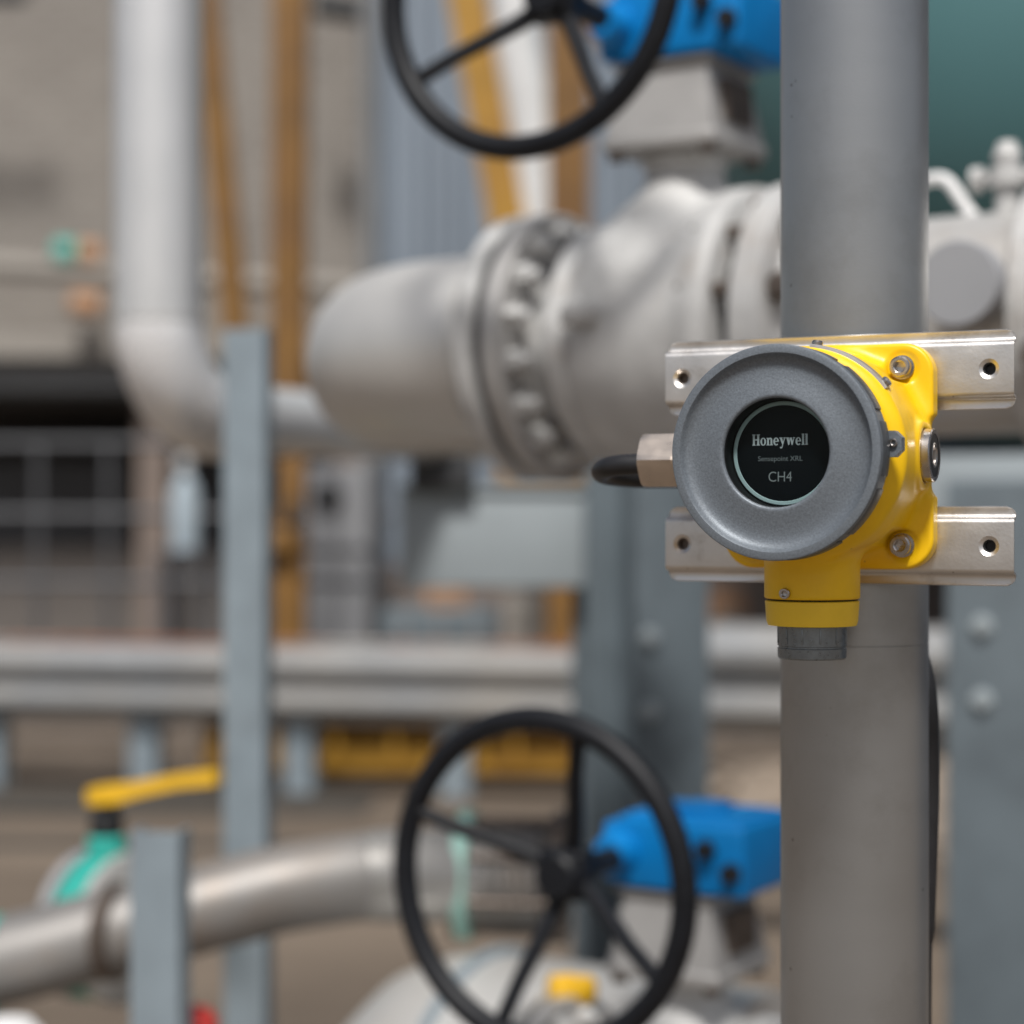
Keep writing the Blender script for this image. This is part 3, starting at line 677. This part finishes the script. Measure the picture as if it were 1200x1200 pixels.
lev = [(-.022, .176, .020), (-.006, .176, .026), (.03, .180, .025), (.06, .190, .018), (.12, .204, .0135), (.178, .211, .0135)]
vs = []
for x_, z_, w_ in lev:
    vs += [(x_, -w_, z_), (x_, w_, z_), (x_, w_, z_ + .014 + w_ * .4), (x_, -w_, z_ + .014 + w_ * .4)]
fs = [(0, 1, 2, 3)] + [(i * 4 + k, i * 4 + (k + 1) % 4, i * 4 + 4 + (k + 1) % 4, i * 4 + 4 + k) for i in range(len(lev) - 1) for k in range(4)] + [tuple((len(lev) - 1) * 4 + k for k in (3, 2, 1, 0))]
b.add(vs, fs, Matrix.Rotation(R(10), 4, 'Z')); b.build('lever', 'lever_yellow', lv)

# ================================================================== VESSEL at the bottom, tag, small bits
vh = thing('vessel', at(600, 1330, 2.45), -TH, 'pale steel vessel with a domed end at the bottom edge inside the handwheel', 'vessel')
b = MB(); b.lathe([(0, -.26), (.07, -.25), (.14, -.215), (.19, -.16), (.215, -.10), (.225, -.03), (.225, .35), (0, .35)], place((0, 0, 0), 'x'), 72); b.build('shell', 'pipe_steel', vh, ang=50)
b = MB(); b.lathe([(.232, -.035), (.235, -.033), (.235, -.023), (.232, -.021)], place((0, 0, 0), 'x'), 72); b.build('weld_band', 'galv_post', vh)
yv = thing('sample_valve', at(672, 1206, 2.2), R(20), 'small fitting with a bright yellow cap behind the lower rim of the handwheel', 'valve')
b = MB(); b.lathe([(.014, -.06), (.014, .0), (.026, .002), (.026, .012), (.016, .014), (.016, .03), (0, .03)], None, 6); b.lathe([(.008, -.05), (.008, .05)], place((0, 0, .006), 'x'), 12); b.build('body', 'nickel_brass', yv)
b = MB(); b.box((-.002, 0, .045), (.055, .03, .028), bevel=.007); b.box((-.012, 0, .0595), (.03, .02, .006), bevel=.002); b.build('cap', 'lever_yellow', yv)
b = MB(); b.lathe([(.0, .03), (.02, .024), (.03, .01), (.03, -.01), (.01, -.02), (.008, -.1)], None, 20, caps=False)
ob = b.build('valve_knob', 'red_paint'); ob.location = at(226, 1206, 2.3); tag(ob, 'red knob just showing at the bottom edge right of the short post', 'knob')
b = MB(); b.lathe([(.0, .03), (.03, .026), (.045, .01), (.045, -.08), (0, -.08)], None, 24, caps=False)
ob = b.build('rounded_bollard', 'white_paint'); ob.location = at(8, 1222, 2.3); tag(ob, 'white rounded bollard top at the bottom left corner', 'bollard')

# ================================================================== ROUND POLE with the detector
PH = R(25)
D0 = Vector((.182, 1.089, H + .0307))
ud = Vector((math.cos(PH), -math.sin(PH), 0)); vd = Vector((math.sin(PH), math.cos(PH), 0))
pc = D0 + vd * .0545 - ud * .0022; PR = .0433
po = thing('round_pole', (pc.x, pc.y, 0), 0, 'thick brushed grey steel pole carrying the yellow gas detector', 'pole')
b = MB(); zs = at(0, 752, pc.y).z
b.lathe([(PR, .012), (PR, zs - .0004), (PR - .0003, zs - .0002), (PR - .0003, zs + .0002), (PR, zs + .0004), (PR, 2.6)], None, 96); b.build('shaft', 'pole_steel', po)
b = MB(); b.lathe([(.09, 0), (.09, .012), (0, .012)], None, 48); b.build('base_plate', 'pole_steel', po)

# ---- rails
def rail_mesh():
    # hat section: web at front (y=0), returns going back, lips at back. profile in (y, z)
    t = .0013; hw = .0168; dp = .0065; lip = .0216; r = .0022
    def arc(cy, cz, r_, a0, a1, n=5): return [(cy + r_ * math.cos(R(a0 + (a1 - a0) * i / n)), cz + r_ * math.sin(R(a0 + (a1 - a0) * i / n))) for i in range(n + 1)]
    # web, convex bend (r 3), return, concave bend (r 2.2), lip
    half = [(0.0, 0.0), (0, hw - 3 * .001 - .0012)] + arc(.003, hw - .003 - .0012, .003, 180, 90, 7) + [(dp - .0024, hw - .0012)] + [(dp - .0024 + .0022 * math.sin(R(q)), hw - .0012 + .0022 - .0022 * math.cos(R(q))) for q in (20, 40, 60, 80, 90)] + [(dp - .0002, lip - .001), (dp - .0006, lip)]
    front = [(y_, -z_) for y_, z_ in reversed(half[1:])] + half
    # offset for thickness
    P_ = [Vector(p) for p in front]; back = []
    for i, p in enumerate(P_):
        a = P_[max(0, i - 1)]; c = P_[min(len(P_) - 1, i + 1)]; d = (c - a).normalized(); nrm = Vector((d.y, -d.x))
        back.append(p + nrm * t)
    return [tuple(p) for p in P_], [tuple(p) for p in back]
def make_rail(zc, label):
    t = thing('mounting_rail', D0 + Vector((0, 0, zc)), -PH, label, 'rail', 'stainless rails behind the detector')
    A, B = rail_mesh(); n = len(A); L = .101
    xs_ = [-L, -L + .0007, -L + .0022, -L + .005, 0, L - .005, L - .0022, L - .0007, L]
    def cutc(x, z):   # rounded lip corners
        e = L - abs(x); k = .005
        if e < k and abs(z) > .0216 - k:
            lim = .0216 - k + math.sqrt(max(0, k * k - (k - e) ** 2)); return math.copysign(min(abs(z), lim), z)
        return z
    vs = []; fs = []
    for x_ in xs_:
        for (y_, z_) in A: vs.append((x_, y_, cutc(x_, z_)))
        for (y_, z_) in B: vs.append((x_, y_, cutc(x_, z_)))
    k = 2 * n
    for i in range(len(xs_) - 1):
        for j in range(n - 1):
            fs.append((i * k + j, i * k + j + 1, (i + 1) * k + j + 1, (i + 1) * k + j))
            fs.append((i * k + n + j, (i + 1) * k + n + j, (i + 1) * k + n + j + 1, i * k + n + j + 1))
        fs.append((i * k, (i + 1) * k, (i + 1) * k + n, i * k + n)); fs.append((i * k + n - 1, i * k + 2 * n - 1, (i + 1) * k + 2 * n - 1, (i + 1) * k + n - 1))
    for i in (0, len(xs_) - 1):
        for j in range(n - 1): fs.append((i * k + j, i * k + j + 1, i * k + n + j + 1, i * k + n + j))
    b = MB(); b.add(vs, fs); ob = b.build('rail_body', 'stainless', t, ang=30)
    cb = MB()
    for hx in (-.0905, .0875):
        cb.lathe([(.0060, -.001), (.0056, .0), (.0036, .0012), (.0034, .004)], place((hx, 0, 0), 'y'), 32)
    cut = cb.build('cutter', 'stainless', t); bpy.context.view_layer.update(); boolean_cut(ob, cut)
    for hx in (-.0905, .0875):      # pressed dimple behind each hole
        d = MB(); d.lathe([(.0056, .0003), (.0040, .0018), (.0036, .0034), (.0040, .0036), (.0046, .0022), (.0062, .0012)], place((hx, 0, 0), 'y'), 32, caps=False); d.build('dimple', 'stainless', t)
        d = MB(); d.lathe([(.0040, .0030), (.0028, .0032), (.0027, .0062), (0, .0062)], place((hx, 0, 0), 'y'), 24, caps=False); d.build('threaded_insert', 'dark_bolts' if hx < 0 else 'black_plastic', t)
    return t
make_rail(.0478, 'upper stainless mounting rail behind the yellow detector')
make_rail(-.0494, 'lower stainless mounting rail behind the yellow detector')
# spacer blocks and U-bolts tying the rails to the pole
for zc, lab in ((.0478, 'upper'), (-.0494, 'lower')):
    ub = thing('pole_clamp', D0 + Vector((0, 0, zc)), -PH, f'steel saddle clamp holding the {lab} rail to the pole', 'clamp', 'saddle clamps on the pole')
    b = MB(); pts = [(-.0022 + (PR + .004) * math.cos(a), .0545 + (PR + .004) * math.sin(a), .0) for a in [R(-20 + 220 * i / 24) for i in range(25)]]
    b.tube([(PR + .0018, .009, 0)] + pts + [(-PR - .0062, .009, 0)], .0035, 12); b.build('u_bolt', 'bolt_steel', ub)

# ---- the detector
dt = thing('gas_detector', D0, -PH, 'yellow gas detector with round grey cover and small black display', 'gas detector')
mm = .001
def sdf_body():
    h = .85
    xs_ = np.arange(-72, 72, h); ys_ = np.arange(-93, 4, h); zs_ = np.arange(-86, 70, h)
    X, Y, Zg = np.meshgrid(xs_, ys_, zs_, indexing='ij')
    def smin(a, b, k):
        hh = np.clip(.5 + .5 * (b - a) / k, 0, 1); return b * (1 - hh) + a * hh - k * hh * (1 - hh)
    def cyl(r2, half, rad, rnd=0):
        dx = r2 - rad + rnd; dy = np.abs(half[0]) - half[1] + rnd
        return np.minimum(np.maximum(dx, dy), 0) + np.hypot(np.maximum(dx, 0), np.maximum(dy, 0)) - rnd
    rr = np.hypot(X, Zg)
    # barrel behind the cover
    barrel = cyl(rr, (Y + 48, 41), 51.5, 1.0)
    # shoulder widening towards the back
    sh_r = 58.3 + 0 * Y
    shoulder = cyl(rr - (sh_r - 50), (Y + 38, 34), 50, 7)
    # plate with ears
    qx = np.abs(X) - 60 + 17; qz = np.abs(Zg) - 62.5 + 17
    d2 = np.hypot(np.maximum(qx, 0), np.maximum(qz, 0)) + np.minimum(np.maximum(qx, qz), 0) - 17
    notch = np.hypot(np.maximum(0, np.abs(Zg) - 14), np.minimum(0, np.abs(X) - 66)) - 10.5
    notch = np.minimum(notch, 99)
    d2 = np.maximum(d2, -(notch))
    dy = np.abs(Y + 7.5) - 6.5
    plate = np.minimum(np.maximum(d2 + 2, dy + 2), 0) + np.hypot(np.maximum(d2 + 2, 0), np.maximum(dy + 2, 0)) - 2
    # diagonal shoulders from barrel to ears
    ears = []
    for sx in (-1, 1):
        for sz in (-1, 1):
            # tapered ridge from near the barrel rim down to the ear
            ax_, ay_, az_ = 31 * sx, -52, 31 * sz; bx_, by_, bz_ = 32 * sx, -16, 35 * sz
            pax, pay, paz = X - ax_, Y - ay_, Zg - az_; bax, bay, baz = bx_ - ax_, by_ - ay_, bz_ - az_
            tt = np.clip((pax * bax + pay * bay + paz * baz) / (bax ** 2 + bay ** 2 + baz ** 2), 0, 1)
            ears.append(np.sqrt((pax - bax * tt) ** 2 + (pay - bay * tt) ** 2 + (paz - baz * tt) ** 2) - (14.0 - 3.5 * tt))
    body = smin(barrel, shoulder, 5)
    body = np.maximum(body, -cyl(rr, (Y + 92, 19), 30, 0))
    for e in ears: body = smin(body, e, 9)
    body = smin(body, plate, 9)
    # side conduit bosses
    rb = np.hypot(Y + 27, Zg)
    boss = cyl(rb, (X, 58.5), 18.5, 1.5); body = smin(body, boss, 5)
    body = np.maximum(body, -cyl(rb, (np.abs(X) - 62, 6), 14.9, 0))
    # sensor neck
    rs = np.hypot(X, Y + 42)
    neck = cyl(rs, (Zg + 58, 20.2), 26, 1.0); body = smin(body, neck, 7)
    # keep ear faces round the screws flat
    for sx in (-1, 1):
        for sz in (-1, 1):
            pk = cyl(np.hypot(X - 43 * sx, Zg - 49 * sz), (Y + 29.5, 16), 8.0, 1)
            body = -smin(-body, pk, 3)
    # flat back, drop below the seam
    body = np.maximum(body, Y + .9)
    body = np.maximum(body, -(Zg + 78.2))
    V, Q = surface_nets(body, (xs_[0], ys_[0], zs_[0]), h)
    return V * mm, Q
V, Q = sdf_body()
me = bpy.data.meshes.new('case'); me.from_pydata(V.tolist(), [], Q.tolist())
bm = bmesh.new(); bm.from_mesh(me)
for _ in range(2): bmesh.ops.smooth_vert(bm, verts=bm.verts[:], factor=.5, use_axis_x=True, use_axis_y=True, use_axis_z=True)
bmesh.ops.recalc_face_normals(bm, faces=bm.faces[:]); bm.to_mesh(me); bm.free()
me.polygons.foreach_set('use_smooth', [True] * len(me.polygons)); me.materials.append(MT['yellow_case'])
case = bpy.data.objects.new('case', me); COL.objects.link(case); case.parent = dt

def Pm(prof): return [(r_ * mm, y_ * mm) for r_, y_ in prof]
FM = Matrix.Identity(4) @ AX['y']     # lathe height -> +y
# cover
b = MB()
FR = lambda prof, d=-14: [(r_, y_ + d) for r_, y_ in prof]
b.lathe(Pm(FR([(28.3, -80), (28.3, -94.4), (28.7, -95.2), (29.5, -95.6), (30.6, -95.5), (34, -94.9), (38, -94.1), (42, -93.6), (45, -93.6), (47.4, -94.1), (49.2, -95.1), (50.3, -96.4), (50.9, -97.5), (51.5, -98.1), (54.6, -98.1), (55.5, -97.8), (55.9, -97.0), (55.9, -93.6), (55.4, -93.2), (55.0, -92.8), (55.0, -78.5), (50, -78.3)])), FM, 128, caps=False)
cv = b.build('cover', 'cover_grey', dt, ang=40)
for k in range(10):
    a0 = R(36 * k + 20); b = MB()
    b.lathe(Pm(FR([(53.5, -92.5), (55.6, -92.3), (56.0, -91.6), (56.1, -80.4), (55.6, -79.4), (53.5, -79.2)])), FM, 14, a0=a0, a1=a0 + R(29)); b.build('grip_pad', 'cover_side', cv, ang=30)
# display inside
b = MB(); b.lathe(Pm([(28.25, -107.6), (28.1, -107.2), (28.1, -94.9), (0, -94.7)]), FM, 96, caps=False); b.build('display_well', 'black_hole', dt)
b = MB(); b.lathe(Pm([(27.2, -94.8), (27.2, -95.7), (26.9, -96.0), (25.4, -96.0), (25.1, -95.7)]), FM, 96, caps=False); b.build('display_ring', 'display_ring', dt)
b = MB(); b.lathe(Pm([(25.15, -94.9), (25.15, -95.6), (0, -95.6)]), FM, 96, caps=False); disc = b.build('display', 'display_black', dt)
b = MB(); b.lathe(Pm([(28.2, -107.0), (28.2, -105.2)]), FM, 96); b.build('window', 'window_glass', dt)
def lettering(txt, size, width, x, z, m, y_, bold=0, sx=None, name='lettering'):
    cu = bpy.data.curves.new('txt', 'FONT'); cu.body = txt; cu.size = size; cu.align_x = 'CENTER'; cu.extrude = .00003; cu.offset = bold; cu.resolution_u = 6
    ob = bpy.data.objects.new('txt', cu); COL.objects.link(ob); bpy.context.view_layer.update()
    me = mesh_of(ob); bpy.data.objects.remove(ob)
    xs_ = [v_.co.x for v_ in me.vertices]; w = max(xs_) - min(xs_); k = width / w; cxm = (max(xs_) + min(xs_)) / 2
    ys2 = [v_.co.y for v_ in me.vertices]
    for v_ in me.vertices: v_.co = Vector(((v_.co.x - cxm) * k + x, y_ - v_.co.z, z + v_.co.y))
    me.materials.clear(); me.materials.append(MT[m])
    o_ = bpy.data.objects.new(name, me); COL.objects.link(o_); o_.parent = disc; return o_

# brand word: heavy slab letters drawn as polygons (unit: cap height 10)
def rect(x0, y0, x1, y1): return [(x0, y0), (x1, y0), (x1, y1), (x0, y1)]
def ringpoly(b, cx_, cy_, rx, ry, tx, ty, M, a0=0, a1=360, n=28):
    vs = []; fs = []
    for i in range(n + 1):
        a = R(a0 + (a1 - a0) * i / n); vs.append((cx_ + rx * math.cos(a), cy_ + ry * math.sin(a), 0)); vs.append((cx_ + (rx - tx) * math.cos(a), cy_ + (ry - ty) * math.sin(a), 0))
    for i in range(n): fs.append((2 * i, 2 * i + 2, 2 * i + 3, 2 * i + 1))
    b.add(vs, fs, M)
def poly(b, pts, M): b.add([(x_, y_, 0) for x_, y_ in pts], [tuple(range(len(pts)))], M)
wb = MB(); k_ = .00056
TX = 0
items = []
def Mx(x0): return Matrix.Translation((x0, 0, 0))
L_ = []
def gl(w, fn): L_.append((w, fn))
def gH(b, M): [poly(b, p, M) for p in (rect(.8, 0, 3.2, 10), rect(6, 0, 8.4, 10), rect(3.2, 4.6, 6, 5.7), rect(0, 0, 4, .8), rect(5.2, 0, 9.2, .8), rect(0, 9.2, 4, 10), rect(5.2, 9.2, 9.2, 10))]
def go(b, M): ringpoly(b, 3.4, 3.4, 3.4, 3.6, 2.0, .8, M)
def gn(b, M):
    [poly(b, p, M) for p in (rect(.7, 0, 2.9, 6.8), rect(0, 0, 3.5, .7), rect(0, 6.1, 1, 6.8), rect(4.7, 0, 6.9, 4.6), rect(4.1, 0, 7.5, .7))]; ringpoly(b, 4.6, 4.4, 2.3, 2.6, 2.0, 1.2, M, 0, 150)
def ge(b, M): ringpoly(b, 3.3, 3.4, 3.3, 3.6, 2.0, .9, M, 5, 318); poly(b, rect(1.5, 3.1, 6.55, 3.9), M)
def gy(b, M):
    poly(b, [(.4, 6.8), (2.9, 6.8), (5.0, 1.6), (4.0, -.6)], M); poly(b, [(5.8, 6.8), (6.8, 6.8), (3.6, -1.8), (2.6, -1.8)], M); poly(b, rect(0, 6.2, 3.6, 6.9), M); poly(b, rect(4.8, 6.2, 7.4, 6.9), M); ringpoly(b, 2.1, -1.6, 1.5, 1.4, 1.2, .9, M, 180, 360)
def gw(b, M):
    for dx in (0, 3.9): poly(b, [(.4 + dx, 6.8), (2.8 + dx, 6.8), (4.3 + dx, 1.8), (3.5 + dx, 0), (2.6 + dx, 0)], M)
    poly(b, [(4.3, 6.8), (5.2, 6.8), (3.5, 0), (2.6, 0)], M); poly(b, [(8.9, 6.8), (9.9, 6.8), (7.4, 0), (6.5, 0)], M); poly(b, rect(0, 6.2, 3.4, 6.9), M); poly(b, rect(7.9, 6.2, 10.5, 6.9), M)
def gll(b, M): [poly(b, p, M) for p in (rect(.6, 0, 2.9, 10), rect(0, 0, 3.5, .7), rect(0, 9.3, 1, 10))]
xc = 0
for w, fn in ((9.2, gH), (6.8, go), (7.5, gn), (6.6, ge), (7.4, gy), (10.5, gw), (6.6, ge), (3.5, gll), (3.5, gll)):
    fn(wb, Mx(xc)); xc += w + .55
kx = .0305 / xc
for v_ in wb.v:
    x_, y_ = v_.x, v_.y; v_.x = (x_ - xc / 2) * kx - .0016; v_.z = y_ * .00058 + .0042; v_.y = -.09575
# slight build-up so letters never share a plane
for i, v_ in enumerate(wb.v): v_.y -= 0.0000005 * (i % 7)
wb.build('brand_lettering', 'print_white', disc)
lettering('Sensepoint XRL', .0037, .0240, -.0016, -.0040, 'print_grey', -.09575)
lettering('CH4', .0076, .0126, -.0016, -.0148, 'print_pale', -.09575, bold=-.00004)

# ear screws
for sx in (-1, 1):
    for sz in (-1, 1):
        socket_screw('screw', (.043 * sx, -.0134, .049 * sz), '-y', .0058, .0078, dt)
# right hand plug
b = MB(); M = place((.0565, -.027, 0), 'x')
b.lathe([(.0146, .0), (.0146, .0068), (.0140, .0074), (.0118, .0074)], M, 48, caps=False); pg = b.build('plug', 'bolt_steel', dt)
b = MB(); b.lathe([(.0118, .0072), (.0070, .0074), (.0068, .0070)], M, 48, caps=False); b.build('plug_face', 'black_plastic', pg)
b = MB(); b.lathe([(.0069, .0073), (.0060, .0076), (.0054, .0070), (.0048, .003), (0, .003)], M, 36, rf=lambda a, q: hexr(a) if q < .0055 else 1, caps=False); b.build('hex_socket', 'bolt_steel', pg)
# left gland
b = MB()
b.lathe([(.0145, .050), (.0145, .074), (.0150, .076)], place((0, -.027, 0), '-x'), 40)
b.lathe([(.0155, .074), (.0170, .076), (.0170, .080)], place((0, -.027, 0), '-x'), 40); gd = b.build('cable_gland', 'nickel_brass', dt)
b = MB(); b.lathe([(.0160, .0800), (.0174, .0817), (.0174, .0985), (.0160, .1025), (.0125, .1035), (.0070, .1035)], place((0, -.027, -.0012), '-x', R(30)), 48, rf=lambda a, q: hexr(a) if q > .0165 else min(1, hexr(a) * 1.09) if q > .015 else 1); b.build('gland_nut', 'nickel_brass', gd, ang=20)
# sensor collar and cap
SM = place((0, -.042, 0), 'z')
b = MB(); b.lathe([(.0245, -.0788), (.0256, -.0794), (.0249, -.0900), (.0241, -.0925), (.020, -.0925)], SM, 72); col_ = b.build('sensor_collar', 'yellow_collar', dt)
b = MB(); b.lathe([(.0252, -.0780), (.0244, -.0790)], SM, 72); b.build('collar_gap', 'black_hole', dt)
b = MB(); b.lathe([(.0186, -.0925), (.0190, -.093), (.0188, -.1035), (.0182, -.1038), (.0182, -.1046), (.0188, -.1050), (.0186, -.1100), (.0178, -.1108), (.010, -.1108)], SM, 72); sc = b.build('sensor_cap', 'cap_grey', dt)
for k in range(12):
    a = R(30 * k - 90); b = MB(); b.box((.0187, 0, -.098), (.0012, .0010, .0085), M=place((0, -.042, 0), 'z', a), bevel=.0002); b.build('grip_rib', 'cap_grey', sc)
socket_screw('neck_screw', (-.0075, -.0672, -.0745), '-y', .0029, .0026, dt, washer=False)
# cover lock lug with grub screw, on the right of the barrel
b = MB(); poly6 = [(-.0065, -.0065), (.0015, -.0065), (.0050, -.0030), (.0050, .0035), (.0015, .0070), (-.0065, .0070)]
b.prism(poly6, 0, .0075, Matrix.Translation((.0560, -.0830, .004)) @ Matrix.Rotation(R(90), 4, 'X')); lg = b.build('lock_lug', 'cover_grey', dt)
socket_screw('grub_screw', (.0570, -.0907, .0048), '-y', .0022, .0016, lg, washer=False)
# curved name strip over the barrel top right with two small screws
b = MB(); b.lathe(Pm([(57.0, -68), (59.4, -67.8), (59.6, -61.2), (57.0, -61)]), FM, 30, a0=R(-84), a1=R(-36)); st = b.build('retaining_strip', 'stainless', dt)
# (lathe angle runs clockwise seen from the front)
for dg in (-81, -39):
    a = R(dg); c = AX['y'] @ Vector((.0594 * math.cos(a), .0594 * math.sin(a), -.0645))
    d = Vector((c.x, 0, c.z)).normalized(); Mx_ = Matrix.Translation(c) @ d.to_track_quat('Z', 'Y').to_matrix().to_4x4()
    b = MB(); b.lathe([(.0030, 0), (.0030, .0016), (.0022, .0024), (.0012, .0024), (.0010, .0014), (0, .0014)], Mx_, 20); b.build('strip_screw', 'bolt_steel', st)

# ---- cable: out of the gland, loop back behind, down the far side of the pole
def dl(x_, y_, z_): return D0 + ud * x_ + vd * y_ + Vector((0, 0, z_))
zc = D0.z - pc.z
pts = [dl(-.098, -.027, -.003), dl(-.118, -.027, -.0035), dl(-.130, -.022, -.005), dl(-.1375, -.009, -.0075), dl(-.136, .008, -.009), dl(-.125, .028, -.010), dl(-.10, .05, -.010), dl(-.06, .085, -.012), dl(-.02, .115, -.02), dl(.0, .117, -.045)]
pts += [pc + Vector((.020, .050, zc - .075)), pc + Vector((.034, .026, zc - .100)), pc + Vector((.0420, .014, zc - .120)), pc + Vector((.0455, .008, zc - .150)), pc + Vector((.0460, .008, zc - .20)), pc + Vector((.0440, .010, zc - .28)), pc + Vector((.0425, .014, zc - .38)), pc + Vector((.0425, .014, -pc.z + .05))]
def catmull(P, n=8):
    out = []
    for i in range(len(P) - 1):
        p0_, p1_, p2_, p3_ = P[max(0, i - 1)], P[i], P[i + 1], P[min(len(P) - 1, i + 2)]
        for k in range(n):
            t_ = k / n; out.append(.5 * ((2 * p1_) + (p2_ - p0_) * t_ + (2 * p0_ - 5 * p1_ + 4 * p2_ - p3_) * t_ ** 2 + (3 * p1_ - p0_ - 3 * p2_ + p3_) * t_ ** 3))
    return out + [P[-1]]
b = MB(); b.tube(catmull(pts), .0062, 20)
tag(b.build('black_cable', 'cable_black'), 'black cable looping out of the brass gland and down the back of the pole', 'cable')
